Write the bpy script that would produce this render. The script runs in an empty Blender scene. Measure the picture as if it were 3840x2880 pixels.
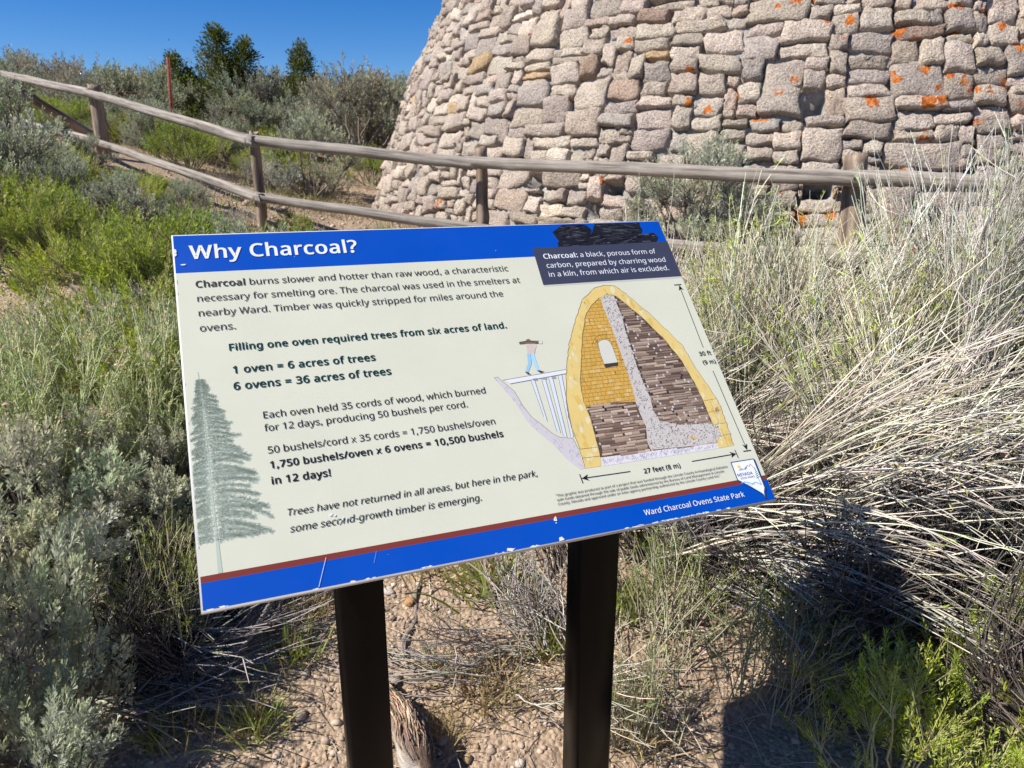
import bpy, math, random
import numpy as np
from mathutils import Vector, Matrix, noise as mnoise

scene = bpy.context.scene
COL = scene.collection
CAMZ = 1.45
R = math.radians

# ------------------------------------------------------------------ camera, sky, sun, exposure
cam_d = bpy.data.cameras.new('camera'); cam = bpy.data.objects.new('camera', cam_d); COL.objects.link(cam)
cam.location = (0, 0, CAMZ); cam.rotation_euler = (R(90 - 16.4), 0, 0)
cam_d.sensor_width = 36; cam_d.lens = 36 * 2780 / 3840
cam_d.clip_start = 0.05; cam_d.clip_end = 3000
cam_d.dof.use_dof = True; cam_d.dof.focus_distance = 1.35; cam_d.dof.aperture_fstop = 11.0
scene.camera = cam

SUN = Vector((-0.640, -0.246, 0.728)).normalized()
world = bpy.data.worlds.new('World'); scene.world = world; world.use_nodes = True
wn = world.node_tree
sky = wn.nodes.new('ShaderNodeTexSky'); sky.sky_type = 'NISHITA'; sky.sun_disc = False
sky.sun_elevation = math.asin(SUN.z); sky.sun_rotation = math.atan2(SUN.x, SUN.y)
sky.altitude = 2100; sky.air_density = 1.0; sky.dust_density = 0.0; sky.ozone_density = 3.0
bg = wn.nodes['Background']; bg.inputs['Strength'].default_value = 0.082
hs = wn.nodes.new('ShaderNodeHueSaturation'); hs.inputs['Saturation'].default_value = 1.42; hs.inputs['Hue'].default_value = 0.512
wn.links.new(sky.outputs[0], hs.inputs['Color']); wn.links.new(hs.outputs[0], bg.inputs['Color'])
sun_d = bpy.data.lights.new('sun', 'SUN'); sun_d.energy = 5.0; sun_d.angle = R(0.53); sun_d.color = (1.0, 0.95, 0.87)
sun = bpy.data.objects.new('sun', sun_d); COL.objects.link(sun)
sun.rotation_euler = SUN.to_track_quat('Z', 'Y').to_euler(); sun.location = SUN * 30
scene.view_settings.view_transform = 'Standard'; scene.view_settings.look = 'None'
scene.view_settings.exposure = 0.6; scene.view_settings.gamma = 1.0

# ------------------------------------------------------------------ helpers
def tag(o, label=None, cat=None, group=None, kind=None):
    if label: o['label'] = label
    if cat: o['category'] = cat
    if group: o['group'] = group
    if kind: o['kind'] = kind
    return o

def empty(name, loc=(0, 0, 0), rz=0, sc=1.0):
    o = bpy.data.objects.new(name, None); COL.objects.link(o)
    o.empty_display_size = 0.1
    o.location = loc; o.rotation_euler = (0, 0, rz); o.scale = (sc, sc, sc) if not hasattr(sc, '__len__') else sc
    return o

def link(name, me, parent=None, mats=()):
    for m in mats: me.materials.append(m)
    o = bpy.data.objects.new(name, me); COL.objects.link(o)
    if parent: o.parent = parent
    return o

def copy_tree(o, parent=None):
    c = o.copy(); COL.objects.link(c); c.parent = parent
    for ch in list(o.children): copy_tree(ch, c)
    return c

def np_mesh(name, V, loops, sizes, col=None, smooth=False, mat_idx=None):
    """mesh from numpy arrays: V (n,3), flat loop vertex indices, face sizes, optional per-vertex colour"""
    V = np.asarray(V, np.float32); loops = np.asarray(loops, np.int32); sizes = np.asarray(sizes, np.int32)
    me = bpy.data.meshes.new(name)
    me.vertices.add(len(V)); me.vertices.foreach_set('co', V.ravel())
    me.loops.add(len(loops)); me.loops.foreach_set('vertex_index', loops)
    st = np.zeros(len(sizes), np.int32); st[1:] = np.cumsum(sizes)[:-1]
    me.polygons.add(len(sizes)); me.polygons.foreach_set('loop_start', st); me.polygons.foreach_set('loop_total', sizes)
    if smooth: me.polygons.foreach_set('use_smooth', np.ones(len(sizes), bool))
    if mat_idx is not None: me.polygons.foreach_set('material_index', np.asarray(mat_idx, np.int32))
    if col is not None:
        a = me.color_attributes.new('Col', 'FLOAT_COLOR', 'POINT')
        c = np.ones((len(V), 4), np.float32); col = np.asarray(col); c[:, :col.shape[1]] = col
        a.data.foreach_set('color', c.ravel())
    me.update(calc_edges=True); me.validate()
    return me

class Acc:
    def __init__(s): s.V = []; s.L = []; s.S = []; s.C = []; s.M = []; s.n = 0
    def add(s, V, loops, sizes, col, mat=0):
        V = np.asarray(V, float).reshape(-1, 3); loops = np.asarray(loops); sizes = np.asarray(sizes)
        col = np.broadcast_to(np.asarray(col, float), (len(V), np.asarray(col).shape[-1]))
        if col.shape[1] == 3: col = np.hstack([col, np.ones((len(col), 1))])
        s.V.append(V); s.L.append(loops + s.n); s.S.append(sizes); s.C.append(col); s.M.append(np.full(len(sizes), mat)); s.n += len(V)
    def mesh(s, name, smooth=False):
        return np_mesh(name, np.vstack(s.V), np.concatenate(s.L), np.concatenate(s.S), np.vstack(s.C), smooth, np.concatenate(s.M))

def unit(a): return a / (np.linalg.norm(a, axis=-1, keepdims=True) + 1e-9)

def tubes(acc, P, rad, col, sides=3, cap=False, mat=0):
    """P (n,k,3) polylines, rad (n,k), col (3,) or (n,3)"""
    P = np.asarray(P, float); n, k, _ = P.shape
    rad = np.broadcast_to(rad, (n, k))
    T = np.empty_like(P); T[:, 1:-1] = P[:, 2:] - P[:, :-2]; T[:, 0] = P[:, 1] - P[:, 0]; T[:, -1] = P[:, -1] - P[:, -2]
    T = unit(T)
    ref = np.where(np.abs(T[:, :1, 2:3]) > 0.9, np.array([1., 0, 0]), np.array([0, 0, 1.]))
    A = unit(np.cross(T, np.broadcast_to(ref, T.shape))); B = np.cross(T, A)
    ang = np.arange(sides) * 2 * np.pi / sides
    V = P[:, :, None] + rad[:, :, None, None] * (A[:, :, None] * np.cos(ang)[:, None] + B[:, :, None] * np.sin(ang)[:, None])
    idx = np.arange(n * k * sides).reshape(n, k, sides)
    a = idx[:, :-1]; b = idx[:, 1:]
    q = np.stack([a, np.roll(a, -1, 2), np.roll(b, -1, 2), b], -1).reshape(-1, 4)
    col = np.asarray(col, float)
    c = np.broadcast_to(col.reshape(-1, 1, 1, col.shape[-1]), (n, k, sides, col.shape[-1])).reshape(-1, col.shape[-1])
    acc.add(V.reshape(-1, 3), q.ravel(), np.full(len(q), 4), c, mat)
    if cap:
        for row in (0, -1):
            f = idx[:, row].copy()
            if row == 0: f = f[:, ::-1]
            acc.L.append(f.ravel() + acc.n - n * k * sides); acc.S.append(np.full(n, sides)); acc.M.append(np.full(n, mat))

LIN = (np.array([[0, 0, 0], [-.5, .45, .10], [0, 1, 0], [.5, .45, .10]]), [(0, 3, 2, 1)])
SAGE3 = (np.array([[0, 0, 0], [-.16, .55, .03], [-.36, .98, .10], [-.13, .84, .03], [0, 1.05, .0], [.13, .84, .03], [.36, .98, .10], [.16, .55, .03]]),
         [(0, 7, 1), (1, 7, 5, 3), (1, 3, 2), (3, 5, 4), (7, 6, 5)])
WEDGE = (np.array([[0, 0, 0], [-.34, .92, .06], [0, 1.0, -.04], [.34, .92, .06]]), [(0, 3, 2, 1)])

def leaves(acc, P, D, length, width, tmpl, col, rng, nrm=None, mat=0):
    """leaf blades at P pointing along D; width is the template's unit width"""
    tv, tf = tmpl; n = len(P)
    D = unit(D)
    if nrm is None: nrm = rng.normal(size=(n, 3)) + np.array([0, 0, .8])
    X = unit(np.cross(D, nrm)); Z = np.cross(X, D)
    length = np.broadcast_to(length, (n,)); width = np.broadcast_to(width, (n,))
    V = (P[:, None] + X[:, None] * (tv[None, :, :1] * width[:, None, None]) + D[:, None] * (tv[None, :, 1:2] * length[:, None, None])
         + Z[:, None] * (tv[None, :, 2:3] * length[:, None, None]))
    m = len(tv); flat = np.concatenate([np.array(f) for f in tf]); sz = np.array([len(f) for f in tf])
    loops = (np.arange(n)[:, None] * m + flat[None]).ravel()
    col = np.asarray(col, float).reshape(-1, 3)
    c = np.broadcast_to(col[:, None], (n, m, 3)).reshape(-1, 3) if len(col) in (1, n) else col
    acc.add(V.reshape(-1, 3), loops, np.tile(sz, n), c, mat)

def vary(base, n, rng, s=.18, hue=.08):
    base = np.asarray(base, float)
    k = np.exp(rng.normal(0, s, (n, 1))); h = np.exp(rng.normal(0, hue, (n, 3)))
    return np.clip(base * k * h, 0.002, .9)

# ------------------------------------------------------------------ materials
def new_mat(name):
    m = bpy.data.materials.new(name); m.use_nodes = True
    return m, m.node_tree, m.node_tree.nodes['Principled BSDF']

def N(nt, typ, **kw):
    n = nt.nodes.new(typ)
    for k, v in kw.items(): setattr(n, k, v)
    return n

def mat_plain(name, col, rough=.6, metallic=0, spec=.5):
    m, nt, p = new_mat(name)
    p.inputs['Base Color'].default_value = (*col, 1); p.inputs['Roughness'].default_value = rough
    p.inputs['Metallic'].default_value = metallic; p.inputs['Specular IOR Level'].default_value = spec
    return m

def noise_tex(nt, scale, detail=4, rough=.6, coord='Object', stretch=None):
    tc = N(nt, 'ShaderNodeTexCoord'); n = N(nt, 'ShaderNodeTexNoise'); n.inputs['Scale'].default_value = scale
    n.inputs['Detail'].default_value = detail; n.inputs['Roughness'].default_value = rough
    if stretch:
        mp = N(nt, 'ShaderNodeMapping'); mp.inputs['Scale'].default_value = stretch
        nt.links.new(tc.outputs[coord], mp.inputs['Vector']); nt.links.new(mp.outputs[0], n.inputs['Vector'])
    else: nt.links.new(tc.outputs[coord], n.inputs['Vector'])
    return n

def ramp(nt, src, stops):
    r = N(nt, 'ShaderNodeValToRGB'); e = r.color_ramp.elements
    while len(e) < len(stops): e.new(.5)
    for el, (p, c) in zip(e, stops): el.position = p; el.color = (*c, 1) if len(c) == 3 else c
    nt.links.new(src, r.inputs['Fac']); return r

def mixc(nt, a, b, fac, blend='MIX'):
    m = N(nt, 'ShaderNodeMix', data_type='RGBA', blend_type=blend)
    for s, k in ((a, 'A'), (b, 'B')):
        i = [x for x in m.inputs if x.name == k and x.type == 'RGBA'][0]
        if hasattr(s, 'is_linked') or hasattr(s, 'links'): nt.links.new(s, i)
        else: i.default_value = (*s, 1)
    f = m.inputs[0]
    if isinstance(fac, (int, float)): f.default_value = fac
    else: nt.links.new(fac, f)
    return [x for x in m.outputs if x.type == 'RGBA'][0]

def bump(nt, p, h, strength=.5, dist=.01):
    b = N(nt, 'ShaderNodeBump'); b.inputs['Strength'].default_value = strength; b.inputs['Distance'].default_value = dist
    nt.links.new(h, b.inputs['Height']); nt.links.new(b.outputs[0], p.inputs['Normal']); return b

def mat_leaf(name, transl=.25, rough=.55):
    m, nt, p = new_mat(name)
    a = N(nt, 'ShaderNodeVertexColor'); a.layer_name = 'Col'
    nt.links.new(a.outputs['Color'], p.inputs['Base Color']); p.inputs['Roughness'].default_value = rough
    p.inputs['Specular IOR Level'].default_value = .3
    if transl:
        t = N(nt, 'ShaderNodeBsdfTranslucent'); nt.links.new(a.outputs['Color'], t.inputs['Color'])
        mx = N(nt, 'ShaderNodeMixShader'); mx.inputs[0].default_value = transl
        out = nt.nodes['Material Output']
        nt.links.new(p.outputs[0], mx.inputs[1]); nt.links.new(t.outputs[0], mx.inputs[2]); nt.links.new(mx.outputs[0], out.inputs['Surface'])
    return m
M_LEAF = mat_leaf('leaf_tissue', .36); M_STEM = mat_leaf('stem_bark', 0, .75)

def mat_wood(name, stops, streak=(45, 45, 2.2), bs=.5):
    m, nt, p = new_mat(name)
    n1 = noise_tex(nt, 1.0, 6, .65, stretch=streak); n2 = noise_tex(nt, 3.0, 4, .6)
    r = ramp(nt, n1.outputs['Fac'], stops)
    r2 = ramp(nt, n2.outputs['Fac'], [(.3, (.62, .58, .54)), (.6, (1.08, 1.04, 1.0))])
    c = mixc(nt, r.outputs[0], r2.outputs[0], .8, 'MULTIPLY')
    nt.links.new(c, p.inputs['Base Color']); p.inputs['Roughness'].default_value = .85
    bump(nt, p, n1.outputs['Fac'], bs, .01); return m
M_RAIL = mat_wood('weathered_rail_wood', [(.30, (.05, .042, .035)), (.42, (.19, .168, .145)), (.55, (.31, .283, .25)), (.72, (.44, .405, .36))])
M_POST = mat_wood('weathered_post_wood', [(.28, (.045, .035, .028)), (.45, (.20, .15, .11)), (.6, (.36, .28, .205)), (.75, (.48, .40, .31))], (30, 30, 2.5), .8)

# ------------------------------------------------------------------ terrain (heights given relative to the eye, then lifted)
CP = np.array([(0, 0, -1.5), (-1.5, 0, -1.5), (1.5, 0, -1.5), (0, -4, -1.6), (-4, -3, -1.4), (4, -3, -1.6),
 (.54, 1.65, -1.36), (-.5, 1.5, -1.385), (0, 2.0, -1.25), (-1.1, 1.7, -1.35), (.75, 2.4, -1.14), (1.8, 2.0, -1.2), (.9, 1.3, -1.42),
 (-.6, 3.0, -.95), (-2.3, 3.6, -.72), (-1.2, 4.0, -.68), (-3.5, 2.5, -1.0), (-.19, 4.7, -.46), (-1.69, 5.0, -.42), (-3.62, 7.0, .08), (-5, 8, .25),
 (1.62, 3.65, -.58), (2.5, 3.9, -.6), (4, 3.0, -.8), (-1.35, 7.8, -.45), (0, 5.6, -.52), (-2.0, 8.0, -.36), (-5, 5, -.3),
 (-3, 11, .22), (-1, 11, .05), (0, 13, .1), (-6, 11, .42), (-10, 12, .6), (-4, 16, .45), (0, 17, .4), (-12, 18, .75), (3, 8, -.6), (8, 8, -.7), (8, 16, .1), (12, 0, -1.6), (-12, 0, -.8),
 (0, 30, .6), (-15, 40, .6), (20, 40, .3), (0, 100, -1), (100, 100, -2), (-100, 100, -1), (100, -60, -3), (-100, -60, -2), (0, -100, -3)], float)
def _phi(r2): return np.where(r2 > 1e-12, r2 * np.log(r2 + 1e-12), 0)
_n = len(CP); _d = CP[:, None, :2] - CP[None, :, :2]
_A = np.zeros((_n + 3, _n + 3)); _A[:_n, :_n] = _phi((_d ** 2).sum(-1)) + np.eye(_n) * .4
_A[:_n, _n] = 1; _A[:_n, _n + 1:] = CP[:, :2]; _A[_n, :_n] = 1; _A[_n + 1:, :_n] = CP[:, :2].T
_w = np.linalg.solve(_A, np.concatenate([CP[:, 2], [0, 0, 0]]))
def gz(x, y):
    x = np.asarray(x, float); y = np.asarray(y, float)
    r2 = (x[..., None] - CP[:, 0]) ** 2 + (y[..., None] - CP[:, 1]) ** 2
    z = _phi(r2) @ _w[:_n] + _w[_n] + _w[_n + 1] * x + _w[_n + 2] * y + CAMZ
    near = np.exp(-((x / 9) ** 2 + ((y - 3) / 9) ** 2))
    z = z + near * (.012 * np.sin(7.1 * x + 2 * np.sin(3.3 * y)) * np.sin(6.3 * y + 1.3) + .02 * np.sin(2.1 * x + 1) * np.sin(2.7 * y + .5))
    return z
def gzf(x, y): return float(gz(np.array(x), np.array(y)))

def axis(lo, hi, d0, d1, step, grow=1.18):
    a = list(np.arange(d0, d1, step)); s = step
    while a[-1] < hi: s *= grow; a.append(a[-1] + s)
    s = step
    while a[0] > lo: s *= grow; a.insert(0, a[0] - s)
    return np.array(a)
gx_ = axis(-1500, 1500, -2.0, 2.2, .022); gy_ = axis(-1500, 1500, 1.15, 3.4, .022)
GX, GY = np.meshgrid(gx_, gy_)
def gz_chunk(x, y): return np.concatenate([gz(a, b) for a, b in zip(np.array_split(x.ravel(), 40), np.array_split(y.ravel(), 40))])
GZ = gz_chunk(GX, GY).reshape(GX.shape)
far = np.hypot(GX, GY)
GZ = np.where(far > 110, np.minimum(GZ, CAMZ - 1.5 - (far - 110) * .004), GZ)
_rng = np.random.default_rng(1)
fine = (np.abs(GX) < 2.6) & (GY > 1) & (GY < 4)
GZ = GZ + np.where(fine, _rng.normal(0, .0028, GX.shape), 0)
h, w = GX.shape; idx = np.arange(h * w).reshape(h, w)
q = np.stack([idx[:-1, :-1], idx[:-1, 1:], idx[1:, 1:], idx[1:, :-1]], -1).reshape(-1, 4)
m, nt, p = new_mat('dry_gravelly_soil')
n1 = noise_tex(nt, 1.6, 5, .6); n2 = noise_tex(nt, 26, 6, .7); vo = N(nt, 'ShaderNodeTexVoronoi'); vo.inputs['Scale'].default_value = 70
tc = N(nt, 'ShaderNodeTexCoord'); nt.links.new(tc.outputs['Object'], vo.inputs['Vector'])
r1 = ramp(nt, n1.outputs['Fac'], [(.3, (.30, .225, .16)), (.55, (.41, .315, .225)), (.75, (.43, .345, .235))])
r2 = ramp(nt, n2.outputs['Fac'], [(.3, (.55, .52, .50)), (.65, (1.15, 1.12, 1.08))])
c = mixc(nt, r1.outputs[0], r2.outputs[0], .85, 'MULTIPLY')
rv = ramp(nt, vo.outputs['Color'], [(.0, (.75, .72, .70)), (1, (1.25, 1.2, 1.15))])
c = mixc(nt, c, rv.outputs[0], .6, 'MULTIPLY')
nt.links.new(c, p.inputs['Base Color']); p.inputs['Roughness'].default_value = .95
ad = N(nt, 'ShaderNodeMath', operation='SUBTRACT'); nt.links.new(n2.outputs['Fac'], ad.inputs[0]); nt.links.new(vo.outputs['Distance'], ad.inputs[1])
bump(nt, p, ad.outputs[0], .8, .012)
M_SOIL = m
ground = link('ground', np_mesh('ground', np.stack([GX, GY, GZ], -1).reshape(-1, 3), q.ravel(), np.full(len(q), 4), smooth=True), mats=[M_SOIL])
tag(ground, kind='structure')

FPX = 2780 * 2212 / 3840
def pix(px, py, Y):
    """world point seen at a spot of the photo (2212 wide), Y metres ahead"""
    dx = (px - 1106) / FPX; dy = (py - 829.5) / FPX; a = R(16.4)
    f = math.cos(a) - math.sin(a) * dy; u = -math.sin(a) - math.cos(a) * dy
    return Vector((dx / f * Y, Y, CAMZ + u / f * Y))
def proj(x, y, z):
    a = R(16.4); z = z - CAMZ; f = math.cos(a) * y - math.sin(a) * z; v = -math.sin(a) * y - math.cos(a) * z
    return 1106 + FPX * x / f, 829.5 + FPX * v / f
def pixd(px, py, d):
    v = pix(px, py, 1.0); s = d / math.hypot(v.x, v.y); return Vector((v.x * s, s, CAMZ + (v.z - CAMZ) * s))

# ------------------------------------------------------------------ the beehive kiln of rubble stone
KD, KPHI = 9.1, R(19.5)
KC = np.array([KD * math.sin(KPHI), KD * math.cos(KPHI)])
def kr(z):  # z relative to the eye
    z = np.asarray(z, float); return 4.36 - .32 * z - .07 * z * z
TH0 = math.atan2(-KC[1], -KC[0])           # from the kiln's axis towards the visitor
RREF = 4.3; CELL = .026; Z0 = -1.35; NU, NV = 520, 146
def kpos(u, v, d):
    """u along the wall (m), v height rel. eye, d out from the wall"""
    th = TH0 + u / RREF; r = kr(v); sl = -.32 - .14 * v; nn = np.sqrt(1 + sl * sl)
    rr = r + d / nn; zz = v - d * sl / nn
    return np.stack([KC[0] + rr * np.cos(th), KC[1] + rr * np.sin(th), zz + CAMZ], -1)
def khit(px, py):
    o = np.array([0, 0, CAMZ]); t = pix(px, py, 1.0); dvec = np.array(t) - o
    for s in np.arange(3, 10, .004):
        q_ = o + dvec * s; 
        if math.hypot(q_[0] - KC[0], q_[1] - KC[1]) < kr(q_[2] - CAMZ):
            return (math.atan2(q_[1] - KC[1], q_[0] - KC[0]) - TH0 + math.pi) % (2 * math.pi) * RREF - math.pi * RREF, q_[2] - CAMZ
    return None
rng = np.random.default_rng(11)
occ = np.zeros((NV, NU), int)
vents = []
for px, py, wc, hc, dep in ((1163, 385, 5, 3, .45), (1330, 402, 4, 2, .40), (1768, 402, 5, 3, .45), (1762, 222, 4, 4, .14), (1290, 452, 3, 4, .3), (900, 372, 3, 2, .3), (2020, 470, 4, 3, .4)):
    hit = khit(px, py)
    if hit is None: continue
    wc, hc = round(wc * 1.3), round(hc * 1.3)
    cu = int((hit[0] / CELL) + NU / 2 - wc / 2); cv = int((hit[1] - Z0) / CELL - hc / 2)
    if 0 < cu < NU - 8 and 0 < cv < NV - 8:
        occ[cv:cv + hc, cu:cu + wc] = -1; vents.append((cu, cv, wc, hc, dep))
ST = []
for v in range(NV):
    u = 0
    while u < NU:
        if occ[v, u]: u += 1; continue
        run = 1
        while u + run < NU and not occ[v, u + run] and run < 18: run += 1
        big = rng.random()
        if big < .14: w_, h_ = rng.integers(10, 17), rng.integers(5, 8)
        elif big < .58: w_, h_ = rng.integers(6, 13), rng.integers(3, 6)
        elif big < .88: w_, h_ = rng.integers(6, 15), rng.integers(2, 4)
        else: w_, h_ = rng.integers(3, 6), rng.integers(2, 5)
        w_ = min(w_, run)
        if run - w_ < 3 and run < 18: w_ = run if run < 13 else run // 2
        if w_ < 3: h_ = min(h_, 2)
        hh = 1
        while hh < h_ and v + hh < NV and not occ[v + hh, u:u + w_].any(): hh += 1
        occ[v:v + hh, u:u + w_] = 1; ST.append((u, v, w_, hh)); u += w_
ST = np.array(ST, float); n = len(ST)
g = .002 + rng.random(n) * .007
uc = (ST[:, 0] + ST[:, 2] / 2 - NU / 2) * CELL; vc = Z0 + (ST[:, 1] + ST[:, 3] / 2) * CELL
hw = ST[:, 2] * CELL / 2 - g / 2; hv = ST[:, 3] * CELL / 2 - g / 2
ss = np.array([-1, -.98, -.88, -.5, -.17, .17, .5, .88, .98, 1]); tt = np.array([-1, -.965, -.80, -.28, .28, .80, .965, 1])
pf_s = np.array([0, .90, 1, 1, 1, 1, 1, 1, .90, 0]); pf_t = np.array([0, .88, 1, 1, 1, 1, .88, 0])
S_, T_ = np.meshgrid(ss, tt); ns = S_.size; prof = np.minimum.outer(pf_t, pf_s)
# jittered corners, wobbling edges
cj = rng.normal(0, 1, (n, 4, 2)); jit = np.stack([np.minimum(.12 * hw, .022), np.minimum(.22 * hv, .018)], -1)[:, None]
cj = np.clip(cj, -1.4, .9 + 0 * cj) * jit
sx = np.array([-1, 1, 1, -1]); sy = np.array([-1, -1, 1, 1])
cor = np.stack([sx * hw[:, None], sy * hv[:, None]], -1) + cj * -np.stack([sx, sy], -1) * -1
wts = np.stack([(1 - S_) * (1 - T_), (1 + S_) * (1 - T_), (1 + S_) * (1 + T_), (1 - S_) * (1 + T_)], -1).reshape(ns, 4) / 4
UV = np.einsum('ps,nsk->npk', wts, cor)
ph = rng.random((n, 8)) * 6.28; Sf, Tf = S_.ravel(), T_.ravel()
UV[..., 0] += np.minimum(hw, .1)[:, None] * .08 * np.sin(2.6 * Tf + ph[:, :1]) ; UV[..., 1] += np.minimum(hv, .08)[:, None] * .10 * np.sin(3.1 * Sf + ph[:, 1:2])
UV += rng.normal(0, .0028, UV.shape) * (prof.ravel() < .99)[None, :, None]
UV[..., 0] *= (1 - .03 * np.abs(Tf) ** 6); UV[..., 1] *= (1 - .05 * np.abs(Sf) ** 6)
d0 = rng.uniform(.002, .050, n) + np.where(hv > .08, .010, 0)
tilt = rng.normal(0, .008, (n, 2))
dep = d0[:, None] * 1.0 + tilt[:, :1] * Sf + tilt[:, 1:] * Tf
dep += .006 * np.sin(4.3 * Sf + ph[:, 2:3]) * np.sin(3.7 * Tf + ph[:, 3:4]) + .004 * np.sin(8.5 * Sf + ph[:, 4:5] + 2 * Tf) + rng.normal(0, .0028, (n, ns)) + .004 * np.sin(11 * Sf + 5 * Tf + ph[:, 5:6]) * np.sin(9 * Tf - 6 * Sf + ph[:, 6:7])
dep += -.003 * (np.abs(Sf) ** 4 + np.abs(Tf) ** 4)
pr = prof.ravel()
D_ = -.05 * (1 - pr) + dep * pr
V = kpos(uc[:, None] + UV[..., 0], vc[:, None] + UV[..., 1], D_)
i0 = np.arange(ns).reshape(S_.shape)
qf = np.stack([i0[:-1, :-1], i0[:-1, 1:], i0[1:, 1:], i0[1:, :-1]], -1).reshape(-1, 4)
loops = (np.arange(n)[:, None] * ns + qf.ravel()[None]).ravel()
base = np.array([[.45, .40, .345], [.48, .425, .37], [.43, .385, .345], [.52, .465, .405], [.40, .365, .335], [.46, .385, .33], [.50, .375, .235], [.36, .28, .23]])
bi = rng.choice(8, n, p=[.25, .21, .18, .16, .12, .05, .018, .012])
sc_ = base[bi] * np.exp(rng.normal(0, .10, (n, 1))) * np.exp(rng.normal(0, .012, (n, 3)))
lich = np.clip((uc + .55) / 1.3, 0, 1) * (rng.random(n) < .72) * rng.uniform(.5, 1, n) + .25 * (rng.random(n) < .06)
topb = np.clip(Tf * .35 + .3, 0, .6)
sc_ = sc_ * np.array([.96, .92, .88])
colr = np.concatenate([np.broadcast_to(sc_[:, None], (n, ns, 3)), (lich[:, None] * (.7 + topb[None]))[..., None]], -1).reshape(-1, 4)
stone_mesh = np_mesh('stonework', V.reshape(-1, 3), loops, np.full(n * len(qf), 4), colr, smooth=False)

m, nt, p = new_mat('rubble_stone')
a = N(nt, 'ShaderNodeVertexColor'); a.layer_name = 'Col'
nA = noise_tex(nt, 90, 3, .6); nB = noise_tex(nt, 9, 6, .65); nC = noise_tex(nt, 30, 5, .7)
rA = ramp(nt, nA.outputs['Fac'], [(.34, (.52, .50, .49)), (.50, (1.0, 1.0, 1.0)), (.66, (1.32, 1.30, 1.27))])
rB = ramp(nt, nB.outputs['Fac'], [(.3, (.66, .62, .60)), (.5, (1, 1, 1)), (.72, (1.16, 1.12, 1.04))])
c = mixc(nt, a.outputs['Color'], rB.outputs[0], .75, 'MULTIPLY'); c = mixc(nt, c, rA.outputs[0], .85, 'MULTIPLY')
lv = noise_tex(nt, 38, 4, .65); tcl = N(nt, 'ShaderNodeTexCoord'); vl = N(nt, 'ShaderNodeTexVoronoi'); vl.inputs['Scale'].default_value = 8.5
nt.links.new(tcl.outputs['Object'], vl.inputs['Vector']); sep = N(nt, 'ShaderNodeSeparateColor'); nt.links.new(vl.outputs['Color'], sep.inputs[0])
wob = N(nt, 'ShaderNodeMath', operation='MULTIPLY_ADD'); nt.links.new(lv.outputs['Fac'], wob.inputs[0]); wob.inputs[1].default_value = .75; nt.links.new(vl.outputs['Distance'], wob.inputs[2])
siz = N(nt, 'ShaderNodeMath', operation='MULTIPLY_ADD'); nt.links.new(sep.outputs[1], siz.inputs[0]); siz.inputs[1].default_value = -.22; nt.links.new(wob.outputs[0], siz.inputs[2])
rim = ramp(nt, siz.outputs[0], [(.50, (1, 1, 1)), (.56, (0, 0, 0))])
lt = N(nt, 'ShaderNodeMath', operation='LESS_THAN'); nt.links.new(sep.outputs[0], lt.inputs[0])
al = N(nt, 'ShaderNodeMath', operation='MULTIPLY'); nt.links.new(a.outputs['Alpha'], al.inputs[0]); al.inputs[1].default_value = .95; nt.links.new(al.outputs[0], lt.inputs[1])
rl = N(nt, 'ShaderNodeMath', operation='MULTIPLY'); nt.links.new(lt.outputs[0], rl.inputs[0]); nt.links.new(rim.outputs[0], rl.inputs[1])
lcol = ramp(nt, lv.outputs['Fac'], [(.36, (.30, .075, .02)), (.5, (.52, .15, .03)), (.68, (.60, .25, .06))])
c = mixc(nt, c, lcol.outputs[0], rl.outputs[0])
nt.links.new(c, p.inputs['Base Color']); p.inputs['Roughness'].default_value = .92; p.inputs['Specular IOR Level'].default_value = .2
bA = N(nt, 'ShaderNodeMath', operation='MULTIPLY_ADD'); nt.links.new(nC.outputs['Fac'], bA.inputs[0]); bA.inputs[1].default_value = 1.5; nt.links.new(nA.outputs['Fac'], bA.inputs[2])
bump(nt, p, bA.outputs[0], .85, .016)
M_STONE = m
m, nt, p = new_mat('grey_lime_mortar')
n1 = noise_tex(nt, 14, 6, .7); r1 = ramp(nt, n1.outputs['Fac'], [(.3, (.22, .20, .185)), (.65, (.36, .335, .31))])
nt.links.new(r1.outputs[0], p.inputs['Base Color']); p.inputs['Roughness'].default_value = .95; bump(nt, p, n1.outputs['Fac'], .8, .02)
M_MORTAR = m
# mortar face with pits at the vents, and the plain shell round the back and over the top
uu = np.linspace(-NU / 2 * CELL, NU / 2 * CELL, NU + 1); vv = Z0 + np.arange(NV + 1) * CELL
U2, V2 = np.meshgrid(uu, vv); dm = -.026 + rng.normal(0, .007, U2.shape) + .012 * np.sin(U2 * 9 + 2 * np.sin(V2 * 7))
for cu, cv, wc, hc, de in vents: dm[cv + 1:cv + hc, cu + 1:cu + wc] = -de
hh_, ww_ = U2.shape; ii = np.arange(hh_ * ww_).reshape(hh_, ww_)
q1 = np.stack([ii[:-1, :-1], ii[:-1, 1:], ii[1:, 1:], ii[1:, :-1]], -1).reshape(-1, 4)
Vm = kpos(U2, V2, dm).reshape(-1, 3)
u3 = np.linspace(NU / 2 * CELL, 2 * math.pi * RREF - NU / 2 * CELL, 70); v3 = np.linspace(Z0, Z0 + NV * CELL, 30)
U3, V3 = np.meshgrid(u3, v3); Vb = kpos(U3, V3, 0 * U3).reshape(-1, 3)
u4 = np.linspace(-NU / 2 * CELL, 2 * math.pi * RREF - NU / 2 * CELL, 110); v4 = Z0 + NV * CELL + (5.9 - Z0 - NV * CELL) * np.linspace(0, 1, 30)
U4, V4 = np.meshgrid(u4, v4); th4 = TH0 + U4 / RREF; r4 = np.maximum(kr(V4), .03)
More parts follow.
